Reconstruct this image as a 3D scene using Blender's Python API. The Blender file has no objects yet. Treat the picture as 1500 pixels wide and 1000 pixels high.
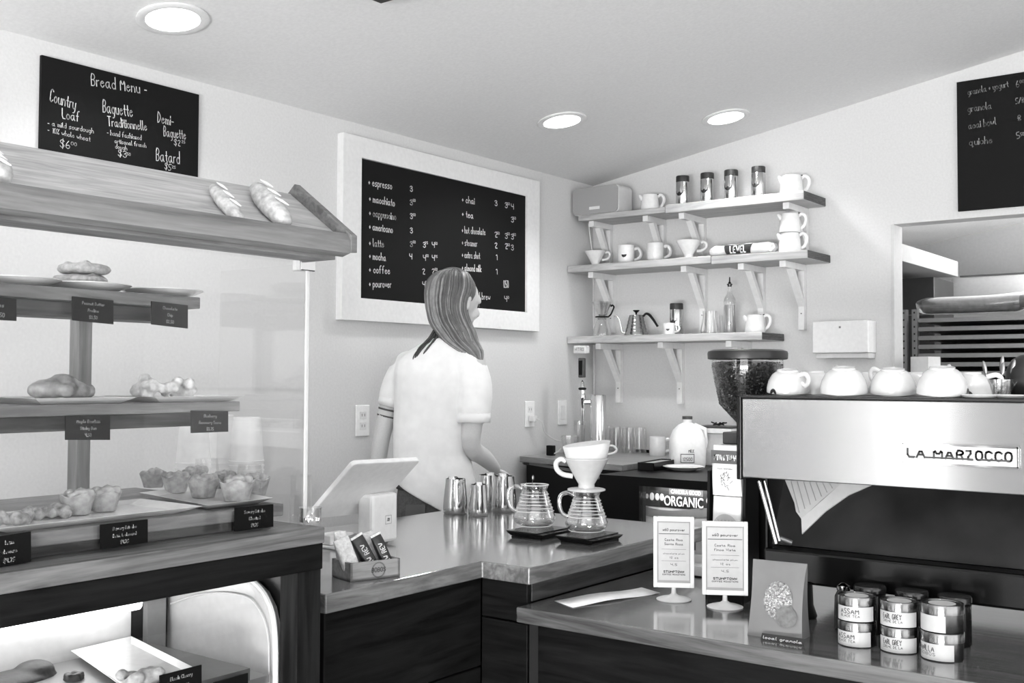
import bpy, bmesh, math, random
from mathutils import Vector, Matrix, noise
random.seed(7)
PI = math.pi
# ------------------------------------------------------------------ camera, world, lights
SC = bpy.context.scene
COL = SC.collection
F_PX, YAW, PITCH, ROLL = 1577.05, .649767, .0337714, .00390537
CAM = Vector((2.873, -4.437, 1.36))
_F = Vector((-math.sin(YAW)*math.cos(PITCH), math.cos(YAW)*math.cos(PITCH), math.sin(PITCH)))
_r = Vector((math.cos(YAW), math.sin(YAW), 0)); _u = _r.cross(_F)
_R = _r*math.cos(ROLL)+_u*math.sin(ROLL); _U = -_r*math.sin(ROLL)+_u*math.cos(ROLL)
cam = bpy.data.cameras.new('camera'); cam.sensor_width = 36; cam.lens = 36*F_PX/1500
cam.clip_start = .05; cam.clip_end = 60
camo = bpy.data.objects.new('camera', cam); COL.objects.link(camo)
M3 = Matrix((_R, _U, -_F)).transposed()
camo.matrix_world = Matrix.Translation(CAM) @ M3.to_4x4()
SC.camera = camo
SC.view_settings.view_transform = 'Standard'; SC.view_settings.look = 'None'
SC.view_settings.gamma = 1; SC.view_settings.use_curve_mapping = False
SC.view_settings.exposure = 0.46

W = bpy.data.worlds.new('world'); SC.world = W; W.use_nodes = True
W.node_tree.nodes['Background'].inputs[0].default_value = (1, 1, 1, 1)
W.node_tree.nodes['Background'].inputs[1].default_value = 1.0

def area(name, loc, direction, sx, sy, power):
    l = bpy.data.lights.new(name, 'AREA'); l.shape = 'RECTANGLE'; l.size = sx; l.size_y = sy; l.energy = power
    o = bpy.data.objects.new(name, l); COL.objects.link(o); o.location = loc
    o.rotation_euler = Vector(direction).to_track_quat('-Z', 'Y').to_euler(); return o
# daylight through the shop front behind the camera and the side windows, then added fill lamps
area('daylight_front_window', (3.4, -8.55, 1.6), (-.05, 1, .05), 3.0, 2.9, 105)
area('daylight_narrow_window', (.30, -8.55, 1.6), (.02, 1, 0), .5, 2.9, 24)
area('daylight_side_window', (6.3, -4.2, 1.6), (-1, .1, .05), 5.4, 2.6, 55)
area('daylight_from_pavement', (3.3, -8.3, .35), (-.16, 1, .30), 2.8, .5, 190)  # lamp added inside the back wall, aimed up to brighten the ceiling
area('daylight_kitchen', (4.9, 1.3, 1.9), (-1, .1, .1), 2.2, 1.6, 45)  # fill lamp inside the windowless kitchen, added to brighten it
area('kitchen_uplight', (2.1, 1.5, 1.85), (-.2, 0, 1), .8, .8, 34)  # lamp added with no fitting, to lift the kitchen ceiling
sun = bpy.data.lights.new('sun', 'SUN'); sun.energy = 34; sun.angle = .02
suno = bpy.data.objects.new('sun', sun); COL.objects.link(suno); suno.rotation_euler = Vector((-.12, .62, -.78)).to_track_quat('-Z', 'Y').to_euler(); suno.location = (3, -12, 6)
def spot(name, loc, power, ang=2.3, r=.055):
    l = bpy.data.lights.new(name, 'SPOT'); l.energy = power; l.spot_size = ang; l.spot_blend = .6; l.shadow_soft_size = r
    o = bpy.data.objects.new(name, l); COL.objects.link(o); o.location = loc; return o
CZ0, CSL = 2.305, .161
def ceil_z(x): return CZ0+CSL*x
CANS = [(.325, -2.65), (.467, -.95), (.889, -.364)]
for (x, y), e in zip(CANS, (12, 27, 24)): spot('can_bulb', (x, y, ceil_z(x)-.012), e)
for x, y in ((2.4, -1.2), (2.9, -3.4)): spot('can_bulb', (x, y, ceil_z(x)-.012), 20)  # two more unseen bulbs added, without fittings, to raise the light

# ------------------------------------------------------------------ helpers
def P(px, py, x=None, y=None, z=None):
    v = _F+_R*((px-750)/F_PX)-_U*((py-500)/F_PX)
    t = (x-CAM.x)/v.x if x is not None else (y-CAM.y)/v.y if y is not None else (z-CAM.z)/v.z
    return CAM+v*t

_m = {}
def lin(s):   # sRGB 0..255 grey to linear
    s /= 255; return s/12.92 if s <= .04045 else ((s+.055)/1.055)**2.4
def base(name):
    m = bpy.data.materials.new(name); m.use_nodes = True
    return m, m.node_tree.nodes, m.node_tree.links, m.node_tree.nodes['Principled BSDF']
def mat(v, rough=.5, metal=0, bump=0, scale=60, spec=.5, var=0, name='plain', emit=0, coat=0, sss=0):
    k = (v, rough, metal, bump, scale, spec, var, name, emit, coat)
    if k in _m: return _m[k]
    m, N, L, b = base(name); g = lin(v)
    b.inputs['Base Color'].default_value = (g, g, g, 1); b.inputs['Roughness'].default_value = rough
    b.inputs['Metallic'].default_value = metal; b.inputs['Specular IOR Level'].default_value = spec
    b.inputs['Coat Weight'].default_value = coat
    if emit:
        b.inputs['Emission Color'].default_value = (1, 1, 1, 1); b.inputs['Emission Strength'].default_value = emit
    tc = N.new('ShaderNodeTexCoord'); t = N.new('ShaderNodeTexNoise'); t.inputs['Scale'].default_value = scale
    t.inputs['Detail'].default_value = 4; L.new(tc.outputs['Object'], t.inputs['Vector'])
    vv = var if var else .04
    mx = N.new('ShaderNodeMapRange'); mx.inputs['To Min'].default_value = max(0, g*(1-vv)); mx.inputs['To Max'].default_value = min(1, g*(1+vv))
    mx.inputs['From Min'].default_value = .3; mx.inputs['From Max'].default_value = .7
    L.new(t.outputs['Fac'], mx.inputs['Value']); L.new(mx.outputs[0], b.inputs['Base Color'])
    if bump:
        bp = N.new('ShaderNodeBump'); bp.inputs['Strength'].default_value = bump; bp.inputs['Distance'].default_value = .004
        L.new(t.outputs['Fac'], bp.inputs['Height']); L.new(bp.outputs[0], b.inputs['Normal'])
    _m[k] = m; return m
def wood(lo, hi, axis='y', rough=.45, sc=1.0, name='wood', coat=0, dist=1.5):
    k = ('w', lo, hi, axis, rough, sc, name, coat)
    if k in _m: return _m[k]
    m, N, L, b = base(name)
    tc = N.new('ShaderNodeTexCoord'); mp = N.new('ShaderNodeMapping')
    s = {'x': (1.2, 14, 14), 'y': (14, 1.2, 14), 'z': (14, 14, 1.2)}[axis]
    mp.inputs['Scale'].default_value = [q*sc for q in s]
    L.new(tc.outputs['Object'], mp.inputs['Vector'])
    t = N.new('ShaderNodeTexNoise'); t.inputs['Scale'].default_value = 1.6; t.inputs['Detail'].default_value = 9
    t.inputs['Distortion'].default_value = dist; t.inputs['Roughness'].default_value = .62
    L.new(mp.outputs[0], t.inputs['Vector'])
    t2 = N.new('ShaderNodeTexNoise'); t2.inputs['Scale'].default_value = 9; t2.inputs['Detail'].default_value = 3
    L.new(mp.outputs[0], t2.inputs['Vector'])
    ad = N.new('ShaderNodeMath'); ad.operation = 'MULTIPLY_ADD'; ad.inputs[1].default_value = .3
    L.new(t2.outputs['Fac'], ad.inputs[0]); L.new(t.outputs['Fac'], ad.inputs[2])
    r = N.new('ShaderNodeValToRGB'); r.color_ramp.elements[0].position = .5; r.color_ramp.elements[1].position = .82
    a, c = lin(lo), lin(hi)
    r.color_ramp.elements[0].color = (a, a, a, 1); r.color_ramp.elements[1].color = (c, c, c, 1)
    L.new(ad.outputs[0], r.inputs[0]); L.new(r.outputs[0], b.inputs['Base Color'])
    bp = N.new('ShaderNodeBump'); bp.inputs['Strength'].default_value = .12; bp.inputs['Distance'].default_value = .002
    L.new(ad.outputs[0], bp.inputs['Height']); L.new(bp.outputs[0], b.inputs['Normal'])
    b.inputs['Specular IOR Level'].default_value = .1 if hi < 60 else .4
    b.inputs['Roughness'].default_value = rough; b.inputs['Coat Weight'].default_value = coat; b.inputs['Coat Roughness'].default_value = .12
    _m[k] = m; return m
def glass(name='glass', tint=.97, edge=.75, rough=.02, body=.04, pw=2.2):
    k = ('g', name, tint, edge, body)
    if k in _m: return _m[k]
    m, N, L, b = base(name); N.remove(b)
    out = [n for n in N if n.type == 'OUTPUT_MATERIAL'][0]
    tr = N.new('ShaderNodeBsdfTransparent'); tr.inputs[0].default_value = (tint,)*3+(1,)
    gl = N.new('ShaderNodeBsdfGlossy'); gl.inputs['Roughness'].default_value = rough; gl.inputs[0].default_value = (.95, .95, .95, 1)
    lw = N.new('ShaderNodeLayerWeight'); lw.inputs[0].default_value = .5
    p = N.new('ShaderNodeMath'); p.operation = 'POWER'; p.inputs[1].default_value = pw; L.new(lw.outputs['Facing'], p.inputs[0])
    mm = N.new('ShaderNodeMath'); mm.operation = 'MULTIPLY_ADD'; mm.inputs[1].default_value = edge; mm.inputs[2].default_value = body
    L.new(p.outputs[0], mm.inputs[0])
    mx = N.new('ShaderNodeMixShader'); L.new(mm.outputs[0], mx.inputs[0]); L.new(tr.outputs[0], mx.inputs[1]); L.new(gl.outputs[0], mx.inputs[2])
    L.new(mx.outputs[0], out.inputs[0]); _m[k] = m; return m
def brushed(v, rough=.28, name='brushed_steel', aniso=.8):
    k = ('b', v, rough, name)
    if k in _m: return _m[k]
    m, N, L, b = base(name); g = lin(v)
    b.inputs['Base Color'].default_value = (g, g, g, 1); b.inputs['Metallic'].default_value = 1
    tc = N.new('ShaderNodeTexCoord'); mp = N.new('ShaderNodeMapping'); mp.inputs['Scale'].default_value = (2, 2, 400)
    t = N.new('ShaderNodeTexNoise'); t.inputs['Scale'].default_value = 3
    L.new(tc.outputs['Object'], mp.inputs[0]); L.new(mp.outputs[0], t.inputs['Vector'])
    r = N.new('ShaderNodeMapRange'); r.inputs['To Min'].default_value = rough*.85; r.inputs['To Max'].default_value = rough*1.2
    L.new(t.outputs['Fac'], r.inputs['Value']); L.new(r.outputs[0], b.inputs['Roughness'])
    if aniso:
        b.inputs['Anisotropic'].default_value = aniso; cx = N.new('ShaderNodeCombineXYZ'); cx.inputs[2].default_value = 1; L.new(cx.outputs[0], b.inputs['Tangent'])
    _m[k] = m; return m

def smooth(pts, n=4):
    out = []
    for i in range(len(pts)-1):
        p0, p1, p2, p3 = pts[max(i-1, 0)], pts[i], pts[i+1], pts[min(i+2, len(pts)-1)]
        for k_ in range(n):
            s = k_/n; out.append(.5*((2*p1)+(p2-p0)*s+(2*p0-5*p1+4*p2-p3)*s*s+(3*p1-p0-3*p2+p3)*s**3))
    return out+[pts[-1]]

class MB:
    def __init__(s): s.v = []; s.f = []
    def add(s, vs, fs):
        o = len(s.v); s.v += [tuple(q) for q in vs]; s.f += [tuple(i+o for i in f) for f in fs]; return s
    def box(s, x0, x1, y0, y1, z0, z1, M=None):
        vs = [Vector(q) for q in ((x0,y0,z0),(x1,y0,z0),(x1,y1,z0),(x0,y1,z0),(x0,y0,z1),(x1,y0,z1),(x1,y1,z1),(x0,y1,z1))]
        if M: vs = [M @ q for q in vs]
        return s.add(vs, [(0,3,2,1),(4,5,6,7),(0,1,5,4),(1,2,6,5),(2,3,7,6),(3,0,4,7)])
    def prism(s, poly, ext):     # poly: list of 3D points, ext: extrusion vector
        n = len(poly); ext = Vector(ext); a = [Vector(p) for p in poly]; b = [p+ext for p in a]
        return s.add(a+b, [tuple(range(n))[::-1], tuple(range(n, 2*n))]+[(i, (i+1) % n, n+(i+1) % n, n+i) for i in range(n)])
    def lathe(s, prof, n=32, M=None, caps=True, a0=0, sx=1, sy=1):
        vs = []
        for r, z in prof:
            for i in range(n):
                a = a0+2*PI*i/n; q = Vector((r*math.cos(a)*sx, r*math.sin(a)*sy, z)); vs.append(M @ q if M else q)
        fs = []
        for j in range(len(prof)-1):
            for i in range(n):
                k = (i+1) % n; fs.append((j*n+i, j*n+k, (j+1)*n+k, (j+1)*n+i))
        if caps:
            if prof[0][0] > 1e-6: fs.append(tuple(range(n))[::-1])
            if prof[-1][0] > 1e-6: fs.append(tuple((len(prof)-1)*n+i for i in range(n)))
        return s.add(vs, fs)
    def tube(s, pts, r, n=10, caps=True, sq=1.0):
        pts = [Vector(p) for p in pts]; m = len(pts)
        rs = list(r) if isinstance(r, (list, tuple)) else [r]*m
        if 5 <= m <= 13 and n <= 16:
            rs = [rs[int(i/5)]+(rs[min(int(i/5)+1, m-1)]-rs[int(i/5)])*(i % 5)/5 for i in range((m-1)*5)]+[rs[-1]]
            pts = smooth(pts, 5); m = len(pts)
        T = []
        for i in range(m):
            t = pts[min(i+1, m-1)]-pts[max(i-1, 0)]; T.append(t.normalized() if t.length > 1e-9 else Vector((0, 0, 1)))
        up = Vector((0, 0, 1)) if abs(T[0].z) < .9 else Vector((1, 0, 0))
        nrm = T[0].cross(up).normalized(); vs = []
        for i in range(m):
            nrm = (nrm-T[i]*nrm.dot(T[i])).normalized(); bn = T[i].cross(nrm)
            for k in range(n):
                a = 2*PI*k/n; vs.append(pts[i]+nrm*math.cos(a)*rs[i]+bn*math.sin(a)*rs[i]*sq)
        fs = [(j*n+i, j*n+(i+1) % n, (j+1)*n+(i+1) % n, (j+1)*n+i) for j in range(m-1) for i in range(n)]
        if caps: fs += [tuple(range(n))[::-1], tuple((m-1)*n+i for i in range(n))]
        return s.add(vs, fs)
    def ball(s, c, r, n=16, M=None):
        c = Vector(c); rx, ry, rz = r if isinstance(r, (tuple, list)) else (r, r, r); vs = []; k = n//2
        for j in range(k+1):
            th = PI*j/k
            for i in range(n):
                a = 2*PI*i/n; q = Vector((rx*math.sin(th)*math.cos(a), ry*math.sin(th)*math.sin(a), rz*math.cos(th)))
                if M: q = M @ q
                vs.append(c+q)
        return s.add(vs, [(j*n+i, (j+1)*n+i, (j+1)*n+(i+1) % n, j*n+(i+1) % n) for j in range(k) for i in range(n)])
    def loft(s, rings):          # rings of equal-length point lists
        n = len(rings[0]); vs = [q for R in rings for q in R]
        return s.add(vs, [(j*n+i, j*n+(i+1) % n, (j+1)*n+(i+1) % n, (j+1)*n+i) for j in range(len(rings)-1) for i in range(n)]
                     + [tuple(range(n))[::-1], tuple((len(rings)-1)*n+i for i in range(n))])
    def move(s, d):
        d = Vector(d); s.v = [tuple(Vector(q)+d) for q in s.v]; return s
    def build(s, name, m, parent=None, smooth=False, bevel=0, sub=0, remesh=0, lump=0, lscale=30, merge=True):
        me = bpy.data.meshes.new(name); me.from_pydata(s.v, [], s.f)
        bm = bmesh.new(); bm.from_mesh(me)
        if merge: bmesh.ops.remove_doubles(bm, verts=bm.verts, dist=1e-6)
        bmesh.ops.recalc_face_normals(bm, faces=bm.faces); bm.to_mesh(me); bm.free()
        me.materials.append(m)
        if smooth:
            me.polygons.foreach_set('use_smooth', [True]*len(me.polygons))
        o = bpy.data.objects.new(name, me); COL.objects.link(o)
        if smooth and not remesh and not sub:
            me.set_sharp_from_angle(angle=math.radians(42))
        if parent is not None: o.parent = parent
        if bevel:
            b = o.modifiers.new('bevel', 'BEVEL'); b.width = bevel; b.segments = 2; b.limit_method = 'ANGLE'; b.angle_limit = .7
        if remesh:
            b = o.modifiers.new('remesh', 'REMESH'); b.mode = 'VOXEL'; b.voxel_size = remesh; b.use_smooth_shade = True
            b = o.modifiers.new('smooth', 'SMOOTH'); b.iterations = 3; b.factor = .6
        if sub:
            b = o.modifiers.new('sub', 'SUBSURF'); b.levels = sub; b.render_levels = sub
        if lump:
            t = bpy.data.textures.new(name+'_tex', 'CLOUDS'); t.noise_scale = lscale
            b = o.modifiers.new('lump', 'DISPLACE'); b.texture = t; b.strength = lump; b.texture_coords = 'LOCAL'
        return o

def thing(name, label, cat, loc=(0, 0, 0), rz=0, group=None):
    o = bpy.data.objects.new(name, None); COL.objects.link(o); o.empty_display_size = .05
    o.location = loc; o.rotation_euler = (0, 0, rz); tag(o, label, cat, group); return o
def tag(o, label, cat, group=None, kind=None):
    o['label'] = label; o['category'] = cat
    if group: o['group'] = group
    if kind: o['kind'] = kind
    return o
def struct(o): o['kind'] = 'structure'; return o
KIDS = {}
def dup(root, loc, rz=None, label=None, group=None, scale=None):
    r = root.copy(); COL.objects.link(r); r.location = loc
    if rz is not None: r.rotation_euler = (0, 0, rz)
    if label: r['label'] = label
    if group: r['group'] = group
    if scale: r.scale = (scale,)*3 if not isinstance(scale, tuple) else scale
    for ch in list(root.children):
        c = ch.copy(); COL.objects.link(c); c.parent = r
        for g in list(ch.children):
            d = g.copy(); COL.objects.link(d); d.parent = c
    return r

# ---- stroke lettering: x, y digits on a grid; baseline 2, x-height 5, ascender 8, descender 0
G = {'a':"35 15 04 03 12 22 34,35 33 42",'b':"08 02,04 15 25 34 33 22 12 03",'c':"34 25 15 04 03 12 22 33",'d':"34 25 15 04 03 12 22 33,38 32",
'e':"04 34 25 15 04 03 12 22 33",'f':"38 28 17 12,05 25",'g':"34 25 15 04 03 12 22 33,35 31 20 10",'h':"08 02,04 15 25 34 32",'i':"05 02,07 06",
'j':"15 11 00,17 16",'k':"08 02,35 03,13 32",'l':"08 03 12",'m':"05 02,04 15 24 22,24 35 44 42",'n':"05 02,04 15 25 34 32",'o':"15 04 03 12 22 33 34 25 15",
'p':"05 00,04 15 25 34 33 22 12 03",'q':"34 25 15 04 03 12 22 33,35 30 41",'r':"05 02,04 15 25",'s':"35 15 04 33 22 02",'t':"17 13 22,05 25",
'u':"05 03 12 22 33,35 32",'v':"05 22 35",'w':"05 12 24 32 45",'x':"05 32,35 02",'y':"05 03 12 22 33,35 31 20 10",'z':"05 35 02 32",
'A':"02 28 42,14 34",'B':"02 08 28 37 36 25 05,25 34 33 22 02",'C':"37 28 18 07 03 12 22 33",'D':"02 08 18 36 34 12 02",'E':"38 08 02 32,05 25",
'F':"38 08 02,05 25",'G':"37 28 18 07 03 12 22 33 35 25",'H':"08 02,38 32,05 35",'I':"08 02",'J':"38 33 22 12 03",'K':"08 02,38 05,05 32",'L':"08 02 32",
'M':"02 08 24 48 42",'N':"02 08 32 38",'O':"18 07 03 12 22 33 37 28 18",'P':"02 08 28 37 36 25 05",'R':"02 08 28 37 36 25 05,25 32",
'S':"37 28 18 07 06 34 33 22 12 03",'T':"08 48,28 22",'U':"08 03 12 22 33 38",'V':"08 22 48",'W':"08 12 26 32 48",'Y':"08 25 48,25 22",'Z':"08 38 02 32",
'0':"18 07 03 12 22 33 37 28 18",'1':"17 28 22",'2':"07 18 28 37 02 32",'3':"07 18 28 37 26 15,26 34 33 22 12 03",'4':"08 05 35,38 32",'5':"38 08 05 25 34 33 22 02",
'6':"28 05 03 12 22 33 34 25 04",'7':"08 38 12",'8':"25 06 18 28 36 03 12 22 33 05",'9':"36 27 17 06 15 35,37 32",'$':"37 28 18 07 06 34 33 22 12 03,29 21",
'+':"04 24,15 13",'-':"04 24",'%':"38 02,08 07 17 18 08,33 32 22 23 33",'.':"02 12",'/':"38 02",'(':"18 06 04 12",')':"08 16 14 02",'&':"32 06 18 26 03 12 33",
',':"12 00","'":"08 06",'!':"08 04,03 02"}
def text_strokes(s):
    out = []; x = 0
    for ch in s:
        if ch == ' ': x += 3; continue
        g = G[ch]; w = 0
        for st in g.split(','):
            pts = [(int(p[0]), int(p[1])) for p in st.split()]; w = max(w, max(p[0] for p in pts))
            q = [(x+a, b-2) for a, b in pts]
            if len(q) > 2:       # round the corners a little
                n = [q[0]]
                for i in range(1, len(q)-1):
                    a, b, c = q[i-1], q[i], q[i+1]
                    n += [(b[0]*.7+a[0]*.3, b[1]*.7+a[1]*.3), (b[0]*.7+c[0]*.3, b[1]*.7+c[1]*.3)]
                q = n+[q[-1]]
            out.append(q)
        x += w+1.5
    return out, max(x-1.5, 1)
def write(mb, s, o, u, v, width, h, t, n=None, jit=0):
    """o baseline left, u/v unit vectors, total width, cap height h, stroke thickness t"""
    o, u, v = Vector(o), Vector(u).normalized(), Vector(v).normalized(); n = Vector(n) if n else u.cross(v)
    st, tw = text_strokes(s); kx, ky = width/tw, h/6
    for q in st:
        dy = random.uniform(-1, 1)*jit*h
        pts = [o+u*(a*kx)+v*(b*ky+dy) for a, b in q]
        for i in range(len(pts)-1):
            a, b = pts[i], pts[i+1]; d = b-a
            if d.length < 1e-7: continue
            d.normalize(); sd = n.cross(d)*(t/2); a2 = a-d*t*.35; b2 = b+d*t*.35
            mb.add([a2-sd, b2-sd, b2+sd, a2+sd], [(0, 1, 2, 3)])
def wr_px(mb, s, p0, p1, hpx, t, **k):
    """writing whose baseline runs between two image points on a wall plane"""
    a, b = P(*p0, **k), P(*p1, **k)
    c = P(p0[0], p0[1]-hpx, **k)
    d = (b-a); n = Vector((1, 0, 0)) if 'x' in k else Vector((0, -1, 0))
    write(mb, s, a, d, n.cross(d.normalized()), d.length, (c-a).length, t, n)
def bold(name, s, m, parent, M, size, width=None, ext=.0006, spacing=1):
    c = bpy.data.curves.new(name, 'FONT'); c.body = s; c.size = size; c.extrude = ext; c.align_x = 'CENTER'; c.align_y = 'CENTER'
    c.offset = size*.012; c.space_character = spacing
    o = bpy.data.objects.new('tmp', c); COL.objects.link(o)
    dg = bpy.context.evaluated_depsgraph_get(); me = bpy.data.meshes.new_from_object(o.evaluated_get(dg))
    bpy.data.objects.remove(o); me.materials.clear(); me.materials.append(m)
    xs = [v.co.x for v in me.vertices]; w = max(xs)-min(xs)
    k = width/w if width else 1
    for v in me.vertices: v.co = M @ Vector((v.co.x*k, v.co.y, v.co.z))
    r = bpy.data.objects.new(name, me); COL.objects.link(r); r.parent = parent; return r
def frameM(o, u, v):
    u, v = Vector(u).normalized(), Vector(v).normalized(); n = u.cross(v)
    return Matrix.Translation(Vector(o)) @ Matrix((u, v, n)).transposed().to_4x4()

# ------------------------------------------------------------------ materials
WALL = mat(206, .85, bump=.08, scale=120, name='wall_paint')
CEIL = mat(222, .9, bump=.1, scale=90, name='ceiling_paint')
WHITE = mat(222, .45, name='white_paint')
PORC = mat(228, .2, name='porcelain', coat=.3)
BLACKB = mat(20, .6, spec=.12, name='chalkboard', bump=.05, scale=200)
SIGNW = mat(206, .45, name='sign_white')
CUPW = mat(196, .2, name='cup_porcelain', coat=.3)
CHALK = mat(215, .9, name='chalk', var=.15, scale=400)
BLK = mat(10, .4, spec=.2, name='black_plastic')
BLKG = mat(8, .2, spec=.25, name='black_gloss')
STEEL = mat(205, .14, metal=1, name='polished_steel')
CHROME = mat(225, .06, metal=1, name='chrome')
BRUSH = brushed(176, .24, aniso=.97)
PINE = wood(150, 192, 'x', .5, name='shelf_pine')
MAPLE = wood(84, 126, 'y', .14, name='counter_maple', coat=.9)
MAPLEX = wood(58, 100, 'x', .14, name='counter_maple_cross', coat=.9)
CASEW = wood(84, 130, 'y', .45, name='case_wood')
BREADW = wood(146, 186, 'y', .6, name='floured_board', sc=1.6)
DARKW = wood(8, 26, 'y', .5, name='dark_stained_wood')
DARKWX = wood(8, 25, 'x', .5, name='dark_stained_wood_cross')
DARKWZ = wood(9, 32, 'z', .5, name='dark_stained_post')
MIDW = wood(30, 70, 'y', .5, name='riser_wood')
GLASS = glass('clear_glass', edge=.8, body=.05)
PANE = glass('case_pane', tint=.98, edge=.4, body=.035, pw=3)
PAPER = mat(228, .7, name='paper')
CUP = mat(234, .6, name='paper_cup')
CRUST = mat(172, .75, bump=.6, scale=70, var=.35, name='crust')
BAKE = mat(150, .7, bump=.6, scale=90, var=.5, name='baked_dough')

# ------------------------------------------------------------------ room shell
YB = -8.4
struct(MB().box(-.12, 0, YB, 0, 0, 2.6).build('wall_left', WALL))
struct(MB().box(0, 6.2, YB, .0, -.1, 0).build('floor', mat(176, .5, name='concrete_floor', var=.1, scale=6)))
cb = MB().prism([(-.12, YB, ceil_z(-.12)), (6.3, YB, ceil_z(6.3)), (6.3, 0.0, ceil_z(6.3)), (-.12, 0, ceil_z(-.12))], (0, 0, .1))
struct(cb.build('ceiling', CEIL))
OX0, OX1, OZ0, OZ1, WT = 1.45, 3.3, 1.33, 1.994, .10
wr = MB()
wr.prism([(-.12, 0, 0), (OX0, 0, 0), (OX0, 0, ceil_z(OX0)+.05), (-.12, 0, ceil_z(-.12)+.05)], (0, WT, 0))
wr.prism([(OX1, 0, 0), (6.3, 0, 0), (6.3, 0, ceil_z(6.3)+.05), (OX1, 0, ceil_z(OX1)+.05)], (0, WT, 0))
wr.prism([(OX0, 0, OZ1), (OX1, 0, OZ1), (OX1, 0, ceil_z(OX1)+.05), (OX0, 0, ceil_z(OX0)+.05)], (0, WT, 0))
wr.box(OX0, OX1, 0, WT, 0, OZ0)
struct(wr.build('wall_right', WALL))
# shop front behind the camera with its windows, and the side wall
wb = MB()
for x0, x1 in ((-.12, .05), (.55, .74), (.84, 1.85), (4.95, 6.3)): wb.box(x0, x1, YB-.1, YB, 0, 3.4)
for x0, x1 in ((.05, .55), (.74, .84), (1.85, 4.95)): wb.box(x0, x1, YB-.1, YB, 0, .15); wb.box(x0, x1, YB-.1, YB, 3.05 if x0 > 1 else 2.35, 3.4)
struct(wb.build('wall_back', mat(118, .8, name='back_wall_paint')))  # wall toned dark to stand in for shade in the steel reflection
struct(MB().box(.0005, .03, -7.3, -5.35, 0, 2.15).build('door_1', mat(92, .6, name='side_door')))  # unseen dark slab, added to darken the machine panel's reflection
ws = MB()
for y0, y1 in ((YB, -6.9), (-1.5, .1)): ws.box(6.2, 6.3, y0, y1, 0, 3.4)
ws.box(6.2, 6.3, -6.9, -1.5, 0, .3); ws.box(6.2, 6.3, -6.9, -1.5, 2.95, 3.4)
struct(ws.build('wall_side', WALL))
w = MB(); z0, z1 = .15, 3.05
for x in (1.85, 2.85, 3.9, 4.9): w.box(x, x+.05, YB-.07, YB-.02, z0, z1)
for z in (z0, 2.2, z1-.05): w.box(1.9, 4.9, YB-.07, YB-.02, z, z+.05)
struct(w.build('window_1', mat(60, .4, name='window_frame')))
w = MB(); w.box(.05, .09, YB-.07, YB-.02, .15, 2.35); w.box(.51, .55, YB-.07, YB-.02, .15, 2.35)
struct(w.build('window_2', mat(60, .4, name='window_frame')))
w = MB()
for a, b in ((-6.9, -6.84), (-5.1, -5.04), (-3.3, -3.24), (-1.56, -1.5)): w.box(6.22, 6.28, a, b, .3, 2.95)
struct(w.build('window_3', mat(60, .4, name='window_frame')))

# kitchen beyond the opening
KZc = lambda x, y: 2.30+.161*x-.215*(y-.1)/2.5
struct(MB().box(.5, 5.2, 2.6, 2.7, 0, 3.2).build('wall_kitchen_far', mat(172, .85, name='kitchen_paint')))
struct(MB().box(.4, .5, WT, 2.6, 0, 3.2).build('wall_kitchen_left', mat(186, .85, name='kitchen_side_paint')))
struct(MB().box(5.1, 5.2, WT, 2.6, 0, 3.2).build('wall_kitchen_right', WALL))
struct(MB().box(.4, 5.2, WT, 2.7, -.1, 0).build('floor_kitchen', mat(90, .5, name='tile_floor')))
struct(MB().prism([(.4, WT, KZc(.4, WT)), (5.2, WT, KZc(5.2, WT)), (5.2, 2.7, KZc(5.2, 2.7)), (.4, 2.7, KZc(.4, 2.7))], (0, 0, .1)).build('ceiling_kitchen', CEIL))
struct(MB().box(OX0+.0, OX0+.012, -.004, WT+.004, OZ0, OZ1-.001).build('trim_1', mat(196, .6, name='jamb_paint')))
t = thing('kitchen_duct', 'pale boxed duct running along the kitchen behind the opening', 'duct', (1.1, 1.05, 1.93))
MB().box(-.25, .14, -.75, .75, 0, .085).build('duct_body', mat(150, .6, name='duct_paint'), t, bevel=.003)
t = thing('oven_hood', 'wide grey oven hood at the back of the kitchen', 'oven hood', (1.95, 2.0, 1.80))
MB().prism([(-.75, -.2, 0), (.9, -.2, 0), (.9, -.2, .135), (-.72, -.2, .135), (-.745, -.2, .12), (-.75, -.2, .1)], (0, .5, 0)).build('hood_body', mat(150, .45, name='hood_grey'), t)
MB().box(-.70, .9, -.206, -.2005, .125, .135).build('hood_edge', mat(52, .4, name='hood_dark'), t)
t = thing('dark_oven', 'dark appliance at the left of the kitchen opening, below the duct', 'oven', (1.05, 1.58, 1.0))
MB().box(-.13, .17, -.17, .2, 0, .90).build('oven_body', mat(52, .3, name='appliance_dark', var=.4, scale=5), t, bevel=.004)
MB().box(-.12, .16, -.176, -.1705, .70, .705).build('seam', mat(110, .3, name='seam_metal'), t)
rk = thing('baking_rack', 'tall metal baking rack full of trays, seen through the kitchen opening', 'rack', (1.75, .9, 0))
STL = mat(140, .35, metal=.3, name='rack_aluminium')
for x in (-.543, -.492, .60):
    m_ = MB().box(x, x+.026, -.001, .03, 0, 1.70).build('upright', STL, rk)
    h_ = MB()
    for k_ in range(12): h_.box(x+.009, x+.016, -.0025, -.0012, 1.30+k_*.0345, 1.309+k_*.0345)
    h_.build('holes', mat(30, .6, name='hole_dark'), m_, merge=False)
for k_ in range(12):
    z_ = 1.655-k_*.0425
    m_ = MB().box(-.462, .58, -.004, .40, z_-.020, z_); m_.build('sheet_tray', STL, rk)
MB().box(-.47, .6, .41, .42, .9, 1.65).build('back_cover', mat(26, .6, name='rack_cover'), rk)  # dark sheet added behind the trays so the gaps read as shade
random.seed(21)
pb = thing('bagged_bread', 'long bread loaf in a clear bag lying on top of the baking rack', 'bread', (1.58, 1.02, 1.72))
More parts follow.
